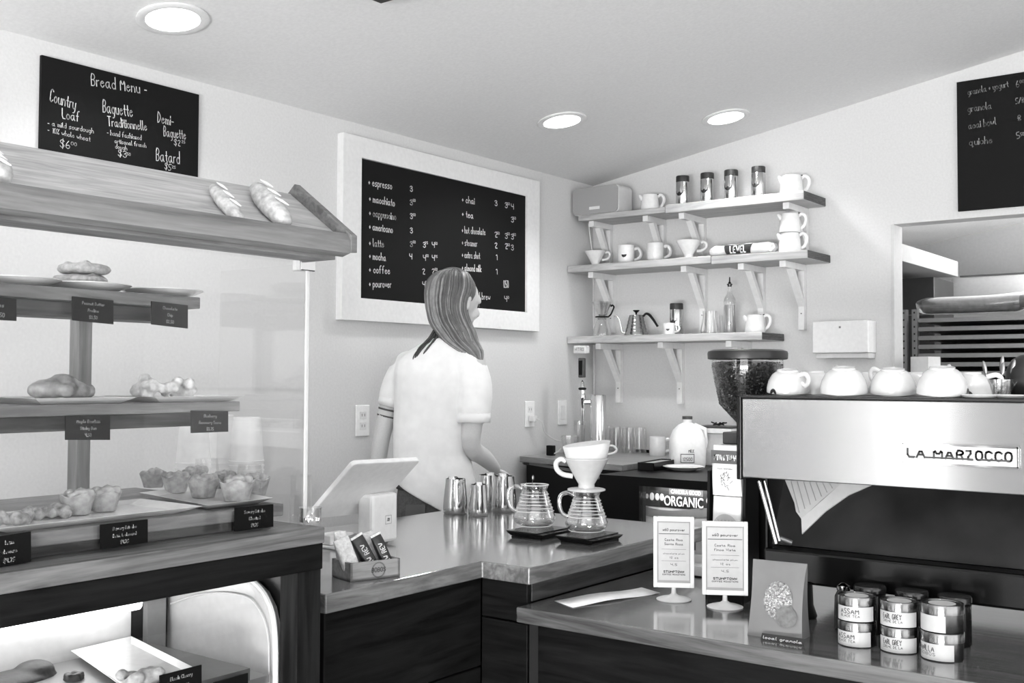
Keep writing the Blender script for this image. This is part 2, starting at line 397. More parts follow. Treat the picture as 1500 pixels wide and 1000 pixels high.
MB().tube([(-.30, 0, .0), (-.28, 0, 0), (-.1, 0, .002), (.12, 0, 0), (.16, 0, 0)], [.02, .036, .04, .038, .02], 16).build('loaf', mat(120, .7, var=.4, scale=30, name='dark_crust'), pb, True)
MB().tube([(-.33, 0, -.006), (-.28, .0, .0), (.0, 0, .0), (.2, .01, .012), (.34, .0, .005)], [.02, .043, .045, .046, .02], 16).build('bag', glass('bag_film', tint=.85, edge=.7, body=.25, rough=.2), pb, True)
o_ = MB().tube([(-.12, 0, 0), (.22, .0, .004)], [.028, .03], 14).build('bread_loaf', mat(96, .7, var=.4, scale=30, name='dark_crust2'), None, True); o_.location = (1.86, .932, 1.722); tag(o_, 'dark bread loaf at the right, on top of the baking rack', 'bread')
t = thing('stacked_trays', 'dark oven trays behind the bread on top of the baking rack', 'trays', (1.64, 1.18, 1.702))
for k_ in range(3): MB().box(-.3+.02*k_, .26-.03*k_, -.06, .08, .02*k_+.0003, .02*k_+.016).build('tray', mat(34, .4, name='tray_dark'), t, bevel=.002)
MB().box(-.3, .26, -.06, .08, -.001, -.0005).build('tray_liner', mat(34, .4, name='tray_dark'), t)
t = thing('sill_carton', 'small white carton standing on the sill of the kitchen opening', 'carton', (1.565, .06, OZ0), -.45)
MB().box(-.045, .045, -.035, .035, .0003, .122).build('carton_body', mat(205, .6, name='carton_white'), t, bevel=.001)

# ------------------------------------------------------------------ ceiling lights, vent
def can(x, y, label):
    t = thing('recessed_light', label, 'ceiling light', (x, y, ceil_z(x)), 0, 'recessed ceiling lights')
    rot = Matrix.Rotation(-math.atan(CSL), 4, 'Y')
    MB().lathe([(.072, -.002), (.098, -.001), (.099, -.006), (.09, -.01), (.074, -.007)], 40, rot, caps=False).build('trim_ring', WHITE, t, True)
    MB().lathe([(0, -.006), (.075, -.006)], 40, rot, caps=False).build('lens', mat(250, .5, name='lit_lens', emit=4), t)
can(*CANS[0], 'round recessed light above the bread menu, at the upper left')
can(*CANS[1], 'round recessed light above the framed drinks menu')
can(*CANS[2], 'round recessed light above the mugs and shelves')
v = MB().box(.796, .98, -2.55, -2.31, 2.395, ceil_z(.796)+.004)
tag(v.build('ceiling_vent', mat(40, .5, name='dark_vent')), 'small dark square fitting on the ceiling, cut by the top edge', 'ceiling fitting')

# ------------------------------------------------------------------ menu boards
t = thing('bread_menu_board', 'black chalkboard headed Bread Menu on the left wall', 'menu board', (0, 0, 0))
MB().box(.001, .012, -2.856, -2.328, 1.90, 2.26).build('board', BLACKB, t, bevel=.001)
L = MB(); k = dict(x=.0135)
for s, a, b, h, w in (("Bread Menu -", (134, 125), (215, 138), 19, .0042), ("Country", (73, 148), (110, 160), 20, .0042), ("Loaf", (91, 173), (116, 178), 16, .0042),
    ("- a mild sourdough", (70, 183), (137, 195), 8, .0026), ("- 10% whole wheat", (70, 193), (132, 207), 8, .0026), ("$6", (88, 215), (102, 218), 12, .003), ("00", (104, 212), (112, 214), 5, .0024),
    ("Baguette", (151, 164), (194, 171), 20, .0042), ("Traditionnelle", (158, 184), (215, 191), 15, .0038), ("- hand fashioned", (157, 197), (207, 205), 8, .0026),
    ("artisanal french", (168, 209), (214, 216), 7, .0026), ("dough", (169, 217), (186, 220), 7, .0026), ("$3", (173, 228), (185, 231), 10, .003), ("50", (186, 227), (191, 228), 4, .0022),
    ("Demi-", (231, 179), (254, 184), 17, .0038), ("Baguette", (240, 199), (272, 204), 16, .0038), ("$2", (255, 212), (264, 214), 9, .003), ("25", (266, 209), (271, 210), 4, .002),
    ("Batard", (229, 235), (263, 240), 20, .004), ("$5", (241, 247), (250, 250), 10, .003), ("25", (252, 246), (257, 247), 4, .002)):
    wr_px(L, s, a, b, h*.92, w*.62, **k)
L.build('lettering', CHALK, t, merge=False)

t = thing('framed_drinks_menu', 'drinks chalkboard in a wide white frame in the middle of the left wall', 'menu board', (0, 0, 0))
y0, y1, z0, z1 = -1.715, -.494, 1.569, 2.25; a0, a1, b0, b1 = -1.62, -.587, 1.652, 2.172
fr = MB()
for q in ([(y0, z0), (y1, z0), (a1, b0), (a0, b0)], [(y1, z0), (y1, z1), (a1, b1), (a1, b0)], [(y1, z1), (y0, z1), (a0, b1), (a1, b1)], [(y0, z1), (y0, z0), (a0, b0), (a0, b1)]):
    fr.prism([(.0, a, b) for a, b in q], (.032, 0, 0))
fr.build('frame', WHITE, t, bevel=.0015)
MB().box(.002, .02, a0-.005, a1+.005, b0-.005, b1+.005).build('board', BLACKB, t)
L = MB(); k = dict(x=.0215)
rows = (("+ espresso", (540, 271), (574, 277)), ("+ macchiato", (541, 295), (578, 302)), ("+ cappuccino", (541, 316), (580, 322)), ("+ americano", (541, 336), (575, 341)),
        ("+ latte", (541, 360), (562, 362)), ("+ mocha", (541, 379), (565, 382)), ("+ coffee", (541, 399), (571, 401)), ("+ pourover", (541, 420), (573, 421)))
for s, a, b in rows: wr_px(L, s, a, b, 11, .0034, **k)
for s, a in (("3", (601, 280)), ("3", (601, 300)), ("3", (601, 320)), ("3", (601, 341)), ("3", (601, 361)), ("4", (600, 379)), ("2", (619, 401)), ("4", (619, 420)), ("3", (620, 362)), ("4", (633, 362)),
             ("4", (620, 381)), ("4", (633, 381)), ("2", (633, 401)), ("3", (725, 301)), ("3", (740, 304)), ("4", (749, 306)), ("3", (749, 325)), ("2", (725, 347)), ("3", (740, 349)), ("3", (749, 350)),
             ("2", (725, 363)), ("2", (740, 364)), ("3", (749, 366)), ("1", (725, 380)), ("1", (725, 401)), ("4", (739, 441))):
    wr_px(L, s, a, (a[0]+3.4, a[1]+.4), 7.5, .0034, **k)
for s, a in (("50", (605, 295)), ("50", (605, 316)), ("50", (605, 356)), ("75", (623, 357)), ("50", (637, 358)), ("50", (624, 376)), ("75", (637, 377)), ("50", (637, 396)), ("50", (623, 415)), ("50", (728, 343)), ("50", (743, 344)),
             ("50", (752, 345)), ("50", (743, 360)), ("50", (752, 321)), ("50", (743, 300)), ("50", (742, 437))):
    wr_px(L, s, a, (a[0]+3.6, a[1]+.3), 3.4, .0022, **k)
for s, a, b in (("+ chai", (677, 296), (695, 299)), ("+ tea", (677, 317), (693, 320)), ("+ hot chocolate", (677, 341), (711, 344)), ("+ steamer", (677, 359), (699, 361)),
                ("+ extra shot", (677, 377), (703, 379)), ("+ almond milk", (677, 396), (705, 398)), ("+ cold brew", (687, 437), (718, 439)), ("050", (738, 421), (745, 421))):
    wr_px(L, s, a, b, 10, .0032, **k)
L.build('lettering', CHALK, t, merge=False)

t = thing('food_menu_board', 'black chalkboard above the kitchen opening, cut by the right edge', 'menu board', (0, 0, 0))
MB().box(1.716, 2.6, -.014, -.001, 2.022, 2.535).build('board', BLACKB, t, bevel=.001)
L = MB(); k = dict(y=-.0155)
for s, a, b, h, w in (("granola + yogurt", (1418, 139), (1477, 127), 8, .0032), ("granola", (1418, 164), (1452, 159), 9, .0036), ("acai bowl", (1419, 189), (1459, 182), 9, .0036), ("quiche", (1420, 213), (1453, 209), 9, .0038),
        ("6", (1489, 128), (1493, 127), 8, .0034), ("00", (1494, 122), (1500, 121), 4, .0024), ("5/8", (1488, 152), (1500, 150), 7, .0034), ("8", (1491, 177), (1496, 176), 7, .0034), ("5", (1490, 203), (1494, 202), 8, .0034), ("50", (1495, 199), (1500, 198), 4, .0024)):
    wr_px(L, s, a, b, h*1.15, w*.85, **k)
L.build('lettering', mat(140, .9, name='faint_chalk'), t, merge=False)

# ------------------------------------------------------------------ pastry case
YE, YL = -2.97, -4.1
case = thing('pastry_case', 'wood framed glass pastry case with stepped shelves, at the left', 'display case', (0, 0, 0))
MB().box(.62, 1.30, YL, YE, 1.036, 1.067).build('rail_board', wood(70, 118, 'y', .4, name='rail_board_wood'), case, bevel=.002)
MB().box(1.21, 1.295, YL, YE, .985, 1.0358).build('front_rail', DARKW, case, bevel=.002)
MB().box(1.235, 1.285, -3.026, -2.965, 0, .9848).build('post', DARKWZ, case, bevel=.002)
MB().box(.62, .67, -3.026, -2.965, 0, 1.0358).build('post', DARKWZ, case, bevel=.002)
MB().box(1.16, 1.2345, -2.972, -2.966, .02, .9848).build('side_board', DARKWZ, case)
for nm, x0, x1, z1, th, bx, bz in (('upper', .79, .965, 1.528, .024, .935, 1.474), ('middle', .80, 1.10, 1.31, .02, 1.075, 1.262), ('lower', .74, 1.236, 1.112, .023, 1.21, 1.0675)):
    s = MB().box(x0, x1, YL, -3.02, z1-th, z1).build('shelf', CASEW, case, bevel=.002)
    MB().box(x0+.06, bx, YL, -3.03, bz, z1-th-.0005).build('shelf_rail', wood(36, 84, 'y', .5, name='shelf_rail_wood'), s, bevel=.002)
for y in (-3.19, -3.98):
    MB().box(.80, .835, y-.03, y, 1.1125, 1.504).build('upright', wood(110, 150, 'z', .4, name='upright_wood'), case, bevel=.001)
# sloped bread board on top
bd = [(1.306, 1.634), (1.148, 1.743), (1.134, 1.72), (1.292, 1.611)]
MB().prism([(a, YL, b) for a, b in bd], (0, -2.935-YL, 0)).build('bread_board', BREADW, case, bevel=.001)
MB().prism([(1.327, YL, 1.632), (1.327, YL, 1.606), (1.306, YL, 1.6), (1.298, YL, 1.62), (1.302, YL, 1.640), (1.318, YL, 1.646)], (0, -2.935-YL, 0)).build('front_edge_board', wood(92, 128, 'y', .5, name='edge_wood'), case)
MB().prism([(1.33, -2.9345, 1.608), (1.33, -2.9345, 1.642), (1.16, -2.9345, 1.762), (1.128, -2.9345, 1.735), (1.128, -2.9345, 1.62)], (0, .016, 0)).build('end_board', CASEW, case, bevel=.001)
MB().box(1.225, 1.296, YL, -2.945, 1.594, 1.6095).build('top_board', CASEW, case, bevel=.001)
# glass
MB().box(1.237, 1.242, YL, -2.975, 1.068, 1.5935).build('front_pane', PANE, case)
MB().prism([(.955, -2.968, 1.0675), (1.242, -2.968, 1.0675), (1.242, -2.968, 1.588), (.965, -2.968, 1.588)], (0, .005, 0)).build('side_pane', PANE, case)
MB().box(1.2385, 1.2432, -2.972, -2.966, 1.068, 1.585).build('pane_edge', mat(196, .15, name='glass_edge', spec=1), case)
MB().box(1.225, 1.25, -2.995, -2.955, 1.572, 1.596).build('glass_clip', CHROME, case, bevel=.002)

# refrigerated case below
fc = thing('refrigerated_case', 'low curved-glass refrigerated case under the dark rail at the lower left', 'display case', (0, 0, 0))
ya = -3.0
arch_px = [(246, 862), (290, 854), (325, 847), (350, 846), (370, 852), (386, 868), (397, 890), (402, 915), (404, 950), (404, 1000), (404, 1080)]
arch = [P(a, b, y=ya) for a, b in arch_px]
inn = [P(a, b, y=ya) for a, b in [(250, 884), (285, 872), (320, 868), (345, 870), (365, 876), (378, 890), (388, 910), (393, 935), (394, 960), (394, 1000), (394, 1080)]]
MB().tube(arch, .0065, 8).build('end_trim', mat(235, .3, name='white_trim'), fc, True)
MB().tube(inn, .0018, 8).build('inner_trim', mat(225, .3, name='white_trim'), fc, True)
xb = .81; zb = .45
pan = [Vector((xb, ya, zb)), Vector((xb, ya, arch[0].z+.01))]+[Vector((q.x, ya, q.z)) for q in arch]+[Vector((arch[-1].x, ya, zb))]
MB().prism([q+Vector((0, .007, 0)) for q in pan], (0, .008, 0)).build('end_panel', mat(205, .25, name='pale_end_panel', coat=.4), fc)
MB().box(xb, 1.198, ya+.018, ya+.026, zb, .98).build('outer_end_panel', mat(14, .3, name='dark_end'), fc)
gp = MB(); rows_ = [[Vector((q.x+.002, yy, q.z+.002)) for q in arch] for yy in (-4.1, ya-.008)]
n_ = len(arch); gp.add([*rows_[0], *rows_[1]], [(i, i+1, n_+i+1, n_+i) for i in range(n_-1)])
gp.build('curved_pane', glass('curved_pane', tint=.95, edge=.45, body=.03, pw=3), fc, True)
yb_ = [P(a, 900, x=.83).y for a in (192, 210, 237, 244)]
MB().box(.81, .83, -4.1, yb_[0], .45, .985).build('back_panel', mat(198, .5, name='case_back'), fc)
MB().box(.81, .828, yb_[0], ya+.006, .45, .985).build('back_frame', mat(20, .4, name='case_back_frame'), fc)
MB().box(.829, .845, yb_[1], yb_[2], .45, .985).build('back_post', mat(150, .3, metal=.3, name='back_post_metal'), fc)
MB().box(.8305, .90, -4.1, yb_[0]-.01, .925, .965).build('light_housing', mat(235, .4, name='white_metal'), fc)
tz = P(150, 889, x=.86).z
MB().tube([(.86, -4.05, tz), (.86, yb_[0]-.005, tz)], .019, 12).build('light_tube', mat(250, .5, name='lit_tube', emit=3.2), fc, True)
MB().box(.83, arch[-1].x-.01, -4.1, ya-.01, .755, .77).build('deck', mat(150, .3, metal=.5, name='deck_metal'), fc)
MB().box(.83, arch[-1].x, -4.1, ya+.005, .0, .45).build('case_base', mat(20, .5, name='case_base'), fc)
area('case_tube_light', (.92, -3.6, .92), (.5, 0, -1), .8, .05, .7)

# things inside the refrigerated case
def tray_poly(name, pts, h, m, label, cat, grp=None, lip=.012):
    pts = [Vector(p) for p in pts]; c = sum(pts, Vector())/len(pts)
    t = thing(name, label, cat, c, 0, grp)
    loc = [p-c for p in pts]; inner = [p*.86+Vector((0, 0, -0)) for p in loc]; base = [p*.80 for p in loc]
    mb = MB()
    up = Vector((0, 0, h)); n = len(loc)
    rings = [[p*.78 for p in loc], [p+up for p in loc], [p*.985+up for p in loc], [p*.82+Vector((0, 0, h*.35)) for p in loc]]
    vs = [q for R in rings for q in R]; fs = [(j*n+i, j*n+(i+1) % n, (j+1)*n+(i+1) % n, (j+1)*n+i) for j in range(3) for i in range(n)]
    fs += [tuple(range(n))[::-1], tuple(3*n+i for i in range(n))]
    mb.add(vs, fs).build('plate_body', m, t, bevel=.0015)
    return t
def quad(c, ax, ay, ang):
    c = Vector(c); ca, sa = math.cos(ang), math.sin(ang)
    return [c+Vector((x*ca-y*sa, x*sa+y*ca, 0)) for x, y in ((-ax, -ay), (ax, -ay), (ax, ay), (-ax, ay))]
zp = .795
MB_ = MB().box(.86, 1.19, -3.42, -3.06, .7705, zp-.001)
o_ = MB_.build('wire_rack', mat(120, .4, metal=.6, name='rack_metal')); tag(o_, 'flat grey rack inside the refrigerated case under the white plate', 'rack')
tray_poly('square_plate', [P(a, b, z=zp) for a, b in ((103, 962), (192, 940), (290, 990), (190, 1024))], .012, PORC, 'large square white plate in the refrigerated case', 'plate', None).location.z += .001
rr = MB()
tp = P(205, 1003, z=zp+.01)
for i in range(16): rr.ball((tp.x+random.uniform(-.03, .03), tp.y+random.uniform(-.035, .035), zp+.024+random.uniform(-.008, .006)), random.uniform(.010, .016), 10)
o_ = rr.build('turnover', CRUST, None, True, remesh=.004, lump=.006, lscale=.02); tag(o_, 'pale flaky pastry on the square plate in the refrigerated case', 'pastry')

def card(name_lines, px, plane_x, label, tilt=0, w=None, group=None):
    """chalkboard price card: px = left, top, right, bottom in the photo; stands in plane x = plane_x"""
    l, tp_, r, bt, rt, rb = px
    A = P(l, tp_, x=plane_x); B = P(r, rt, x=plane_x); Cc = P(r, rb, x=plane_x); D = P(l, bt, x=plane_x)
    ctr = Vector((plane_x, (A.y+B.y)/2, D.z))
    t = thing('price_card', label, 'price card', ctr, 0, group)
    pts = [q-ctr for q in (A, B, Cc, D)]
    MB().prism([(0, p.y, p.z) for p in pts], (.003, 0, 0)).build('card', mat(12, .6, spec=.12, name='card_black'), t)
    mb = MB(); n = len(name_lines); H_ = (A-D).length; Wd = (B-A).length
    for i, s in enumerate(name_lines):
        st, tw = text_strokes(s); hh = H_/(n+1.2)*.52; ww = min(Wd*.84, tw*hh/6*.95)
        u = (pts[1]-pts[0]).normalized(); v = Vector((0, -u.z, u.y))
        o = pts[0]+u*((Wd-ww)/2)-Vector((0, 0, 1))*(H_*(i+1)/(n+.45)-.0)+Vector((.0036, 0, 0))
        write(mb, s, o, u, v, ww, hh, .0013, Vector((1, 0, 0)))
    if mb.v: mb.build('lettering', mat(165, .9, name='card_chalk'), t, merge=False)
    return t
card(['sses', '$2.50'], (-30, 431, 23, 467, 438, 470), .968, 'price card on the upper shelf, cut by the left edge')
card(['Peanut Butter', 'Praline', '$3.50'], (105, 434, 165, 469, 440, 475), .968, 'price card on the upper shelf for peanut butter praline')
card(['Chocolate', 'Chip', '$2.50'], (221, 441, 274, 475, 447, 481), .968, 'price card on the upper shelf for chocolate chip')
card(['Maple Bourbon', 'Sticky Bun', '4.50'], (95, 609, 160, 644, 609, 644), 1.103, 'price card on the middle shelf for maple bourbon sticky bun')
card(['Blueberry', 'Rosemary Scone', '$3.75'], (279, 601, 333, 634, 602, 632), 1.103, 'price card on the middle shelf for blueberry rosemary scone')
card(['ham', 'cheese', '$4.75'], (-20, 788, 44, 834, 778, 822), 1.2446, 'price card standing on the front rail, cut by the left edge')
card(['Savory Brioche', '(ham & cheese)', '$4.75'], (146, 768, 215, 804, 760, 794), 1.2446, 'price card standing on the front rail for ham and cheese brioche')
card(['Savory Brioche', '(Chorizo)', '$4.75'], (343, 743, 399, 778, 738, 771), 1.2446, 'price card standing on the front rail below the quiches, for chorizo brioche')
card(['Black Cherry', 'Turnover', '$4'], (233, 989, 294, 1030, 973, 1012), 1.203, 'price card for black cherry turnover in the refrigerated case')
card([], (312, 999, 362, 1050, 985, 1030), 1.205, 'dark blank-faced card right of the cherry turnover card, at the bottom edge')
for q, (a, b, w_, lab) in enumerate(((8, 962, .05, 'dark loaf-shaped pastry in the refrigerated case, at the left edge'), (22, 990, .075, 'dark long pastry below the other at the bottom left corner'), (108, 990, .016, 'small dark berry tart in the refrigerated case'))):
    c = P(a, b, z=.80); m_ = MB()
    if q < 2: m_.ball((0, 0, .0), (w_*.7, w_*1.1, .02), 16); m_.ball((.0, w_*.5, .012), (w_*.5, w_*.5, .02), 14)
    else:
        m_.lathe([(0, -.018), (.02, -.018), (.026, 0), (.0, .004)], 16)
        for i in range(5): m_.ball((.012*math.cos(i*1.25), .012*math.sin(i*1.25), .01), .009, 8)
    o_ = m_.build('dark_pastry', mat(26, .5, bump=.4, name='dark_glaze'), None, True, remesh=.004); o_.location = (c.x, c.y, .79); o_.name = 'dark_pastry'
    tag(o_, lab, 'pastry')

# round plates on the upper shelf
def round_plate(loc, r, label, cat='plate', grp=None):
    t = thing('round_plate', label, cat, loc, 0, grp)
    MB().lathe([(0, .001), (r*.55, 0), (r*.6, .002), (r*.9, .011), (r, .015), (r*.985, .017), (r*.9, .0145), (r*.6, .006), (0, .005)], 48).build('plate_body', PORC, t, True)
    return t
zu = 1.5285
for px_, lab in ((20, 'round white plate on the upper case shelf, cut by the left edge'), (128, 'round white plate under the stack of cookies'), (238, 'empty round white plate at the right end of the upper case shelf')):
    q = P(px_, 415, x=.877); round_plate((q.x, q.y, zu), .0855, lab)
cq = P(119, 400, x=.877)
def cookie(loc, r, h, label, seed):
    random.seed(seed); m_ = MB().lathe([(0, 0), (r*.85, .001), (r, h*.35), (r*.93, h*.8), (r*.6, h), (0, h*1.02)], 30)
    for i in range(9):
        a = random.uniform(0, 6.28); d = random.uniform(0, r*.8); m_.ball((d*math.cos(a), d*math.sin(a), h*.75), random.uniform(.007, .012), 8)
    o_ = m_.build('cookie', mat(178, .8, bump=.7, scale=120, var=.25, name='cookie_dough'), None, True, remesh=.003, lump=.003, lscale=.015); o_.location = loc
    tag(o_, label, 'cookie')
cookie((cq.x, cq.y-.002, zu+.014), .054, .02, 'lower of two stacked cookies on the round plate', 3)
cookie((cq.x+.004, cq.y+.004, zu+.036), .052, .021, 'upper of two stacked cookies on the round plate', 4)

# middle shelf: plates with sticky bun and scones
zm = 1.3105
def plate_px(px, z, h, label):
    a = [P(x, y, z=z+h) for x, y in px]
    for p in a: p.z = z
    return tray_poly('square_plate', a, h, PORC, label, 'plate')
def plate_xy(x0, x1, ya_, yb_, z, label, h=.011, ang=0):
    c = ((x0+x1)/2, (ya_+yb_)/2, z); return tray_poly('square_plate', quad(c, (x1-x0)/2, (yb_-ya_)/2, ang), h, PORC, label, 'plate')
b0 = P(95, 580, x=1.0); plate_xy(.91, 1.095, b0.y-.11, b0.y+.09, zm, 'rectangular white plate under the sticky bun')
b1 = P(250, 575, x=1.0); plate_xy(.92, 1.093, b1.y-.10, b1.y+.115, zm, 'rectangular white plate under the blueberry scone')
m_ = MB(); c = P(88, 572, x=1.01)
for i in range(30):
    a = i*.75; d = .006+.0013*i; m_.ball((d*math.cos(a)*.75, d*math.sin(a)*1.35, .012+.02*max(0, 1-d/.05)), .014, 10)
m_.ball((0, -.028, .018), (.03, .03, .02), 14); m_.ball((0, .03, .012), (.028, .032, .012), 14); m_.ball((0, .004, .026), (.026, .03, .022), 14)
o_ = m_.build('sticky_bun', mat(140, .35, bump=.5, scale=40, var=.6, name='sticky_glaze'), None, True, remesh=.003, lump=.005, lscale=.03); o_.location = (c.x, c.y, zm+.0065); tag(o_, 'glazed sticky bun on a plate on the middle case shelf', 'pastry')
m_ = MB(); c = P(240, 570, x=1.01); random.seed(5)
for i in range(34):
    a, b = random.uniform(-.03, .03), random.uniform(-.055, .055); hh = .014+.024*max(0, 1-abs(b+.005)/.06); m_.ball((a, b, random.uniform(.01, hh+.008)), random.uniform(.01, .016), 8)
o_ = m_.build('scone', mat(205, .85, bump=.8, scale=60, var=.35, name='scone_dough'), None, True, remesh=.003, lump=.007, lscale=.018); o_.location = (c.x, c.y, zm+.006); tag(o_, 'crumbly pale blueberry scone on a plate on the middle case shelf', 'pastry')

# lower shelf: quiches and flat pastries
zl = 1.1125
p4 = [P(a, b, z=zl+.012) for a, b in ((203, 721), (322, 742), (401, 729), (300, 709))]
for q in p4: q.z = zl; q.x = min(q.x, 1.23)
tray_poly('square_plate', p4, .012, PORC, 'white rectangular plate under the row of small quiches', 'plate')
bb = P(95, 762, z=zl); plate_xy(1.03, 1.225, -3.60, -3.20, zl, 'long white plate on the lower case shelf at the left', .011)
def quiche(r=.03, h=.034):
    m_ = MB(); n = 28; prof = [(0, 0), (r*.68, 0), (r*.8, h*.4), (r, h*.95), (r*.96, h), (r*.82, h*.86), (0, h*.84)]
    m_.lathe(prof, n)
    m_.v = [(x*(1+.05*math.sin(5*math.atan2(y, x))), y*(1+.05*math.sin(5*math.atan2(y, x))), z+(.003*math.sin(4*math.atan2(y, x)) if z > h*.9 else 0)) for x, y, z in m_.v]
    return m_
random.seed(11)
qroot = None
QS = [(225, 712, .030), (257, 719, .031), (298, 726, .033), (346, 731, .036), (372, 724, .033), (330, 716, .03), (286, 708, .03)]
for i, (px_, py_, r) in enumerate(QS):
    q = P(px_, py_+1, z=zl+.006)
    lab = ('small golden quiche, '+['leftmost on the quiche plate', 'second from the left on the quiche plate', 'third from the left in the front row of the quiche plate', 'largest, nearest on the quiche plate',
          'rightmost on the quiche plate', 'behind the largest one', 'in the back row of the quiche plate'][i])
    if qroot is None:
        t = thing('mini_quiche', lab, 'quiche', (q.x, q.y, zl+.0055), 0, 'quiches on the white plate')
        quiche().build('crust', mat(158, .75, bump=.5, scale=80, var=.3, name='quiche_crust'), t, True)
        f_ = MB()
        for k_ in range(16):
            a = random.uniform(0, 6.28); d = random.uniform(0, .02); f_.ball((d*math.cos(a), d*math.sin(a), .03+random.uniform(0, .006)), random.uniform(.006, .011), 8)
        f_.build('filling', mat(168, .6, bump=.6, scale=70, var=.5, name='quiche_filling'), t, True, remesh=.0025, lump=.003, lscale=.012)
        qroot = t
    else: t = dup(qroot, (q.x, q.y, zl+.0055), random.uniform(0, 6), lab)
    t.scale = (r/.031,)*3
for px_, py_, lab in ((113, 752, 'small quiche at the right end of the long plate'), (152, 747, 'small quiche at the back right of the long plate')):
    q = P(px_, py_, z=zl+.006); t = dup(qroot, (q.x, q.y, zl+.0055), 1.0, lab, 'quiches on the long plate'); t.scale = (1.02,)*3
for px_, py_, lab in ((18, 764, 'flat golden danish at the left edge of the long plate'), (66, 756, 'flat golden danish in the middle of the long plate')):
    q = P(px_, py_, z=zl+.008); m_ = MB()
    for i in range(14): m_.ball((random.uniform(-.02, .02), random.uniform(-.036, .036), random.uniform(.006, .014)), random.uniform(.009, .014), 8)
    o_ = m_.build('danish', BAKE, None, True, remesh=.003, lump=.005, lscale=.02); o_.location = (q.x, q.y, zl+.004); tag(o_, lab, 'pastry')

# loaves on the sloped board
def loaf(pa, pb, r, label, on=True):
    """lies on the sloped board from px point a (upper) to b (lower)"""
    def onb(px_, py_):          # intersect with the slope plane through (1.306,1.634)-(1.148,1.743)
        v = _F+_R*((px_-750)/F_PX)-_U*((py_-500)/F_PX); nx, nz = .109, .158
        t = ((1.306-CAM.x)*nx+(1.634-CAM.z)*nz)/(v.x*nx+v.z*nz); return CAM+v*t
    A, B = onb(*pa), onb(*pb); n = Vector((.109, 0, .158)).normalized(); d = B-A; pts = []; rs = []
    for i in range(15):
        s = i/14; rr_ = r*(.35+.65*math.sin(PI*min(max(s, .03), .97))**.55)
        pts.append(A+d*s); rs.append(rr_)
    c = (A+B)/2; m_ = MB().tube([p-c+n*(r*.62) for p in pts], rs, 20)
    # flatten against the board
    vs = []
    for v in m_.v:
        v = Vector(v); h = v.dot(n); v = v+n*(max(h, .0015)-h if h < .0015 else (h-.0015)*(-.1)); vs.append(tuple(v))
    m_.v = vs
    root = thing('bread_loaf', label, 'bread', c)
    m_.build('crust', CRUST, root, True, sub=1, lump=.002, lscale=.03)
    sm = MB(); u = d.normalized(); sd = n.cross(u)
    for k_ in range(3):
        p0 = -d*.28+d*(.25*k_)+n*(r*1.5); sm.tube([p0-u*.012-sd*r*.35, p0+n*.0005, p0+u*.012+sd*r*.35], [.001, .0028, .001], 8)
    sm.build('score_mark', mat(205, .8, name='flour'), root, True)
loaf((309, 281), (348, 330), .0185, 'thin pale small baguette on the sloped bread board')
loaf((370, 284), (414, 337), .027, 'broad bread loaf at the right end of the sloped bread board')
loaf((-22, 243), (0, 276), .024, 'bread loaf on the sloped board, cut by the left edge')

# cup stacks behind the quiches
def cup_stack(px_, r, z0, z1, label, nr, m, x=.86, taper=.78, name='paper_cup_stack', grp='paper cup stacks'):
    q = P(px_, 700, x=x); t = thing(name, label, 'cup stack', (q.x, q.y, z0), 0, grp)
    H_ = z1-z0; prof = [(r*1.03, 0)]; rim = H_*.72/nr
    for i in range(nr):
        z = i*rim; k_ = 1-.03*i/nr; prof += [(r*1.04*k_, z), (r*1.04*k_, z+rim*.3), (r*.99*k_, z+rim*.35), (r*.985*k_, z+rim*.98)]
    prof += [(r*taper, H_), (r*taper-.003, H_+.0005), (0, H_)]
    MB().lathe(prof, 40).build('cups', m, t, True); return t
cup_stack(283, .042, .9205, 1.262, 'tall stack of white paper cups behind the quiches, leftmost', 20, CUP, .72, .74)
cup_stack(323, .042, .9205, 1.262, 'tall stack of white paper cups, middle of the three', 18, CUP, .62, .74)
cup_stack(361, .042, .9205, 1.262, 'stack of white paper cups with ridged rims, rightmost of the three', 22, CUP, .78, .78)
CLR = glass('plastic_cup', tint=.97, edge=.35, body=.05, pw=2, rough=.1)
for px_, xx_, zz_, hh, lab in ((393, .98, 1.0675, .12, 'clear plastic cup stack left of the other, behind the quiche plate'), (419, 1.12, 1.0675, .115, 'clear plastic cup stack in the right corner of the pastry case'), (441, 1.03, .9205, .22, 'clear plastic cup stack on the service counter just outside the case end pane')):
    q = P(px_, 740, x=xx_)
    t = thing('plastic_cup_stack', lab, 'cup stack', (q.x, min(q.y, -3.01) if zz_ > 1 else q.y, zz_), 0, 'clear plastic cup stacks')
    m_ = MB()
    pf = []
    for i in range(7): pf += [(.030-i*.0003, i*.011), (.0315-i*.0003, i*.011+.002), (.0297-i*.0003, i*.011+.004)]
    m_.lathe(pf+[(.0225, hh), (0, hh)], 28, caps=False)
    m_.build('cups', CLR, t, True)
q = P(460, 767, z=1.0675)
t = thing('glass_jar', 'short round glass jar on the right end of the case rail', 'jar', (q.x, q.y-.01, 1.0675))
MB().lathe([(0, .001), (.021, 0), (.023, .004), (.0225, .016), (.0215, .03), (.023, .033), (.0225, .034), (.0205, .03), (.0215, .006), (0, .005)], 32).build('jar_body', GLASS, t, True)
m_ = MB(); random.seed(2)
for i in range(14): m_.ball((random.uniform(-.012, .012), random.uniform(-.012, .012), .0085+random.uniform(0, .005)), .0035, 6)
m_.build('coins', CHROME, t, True)

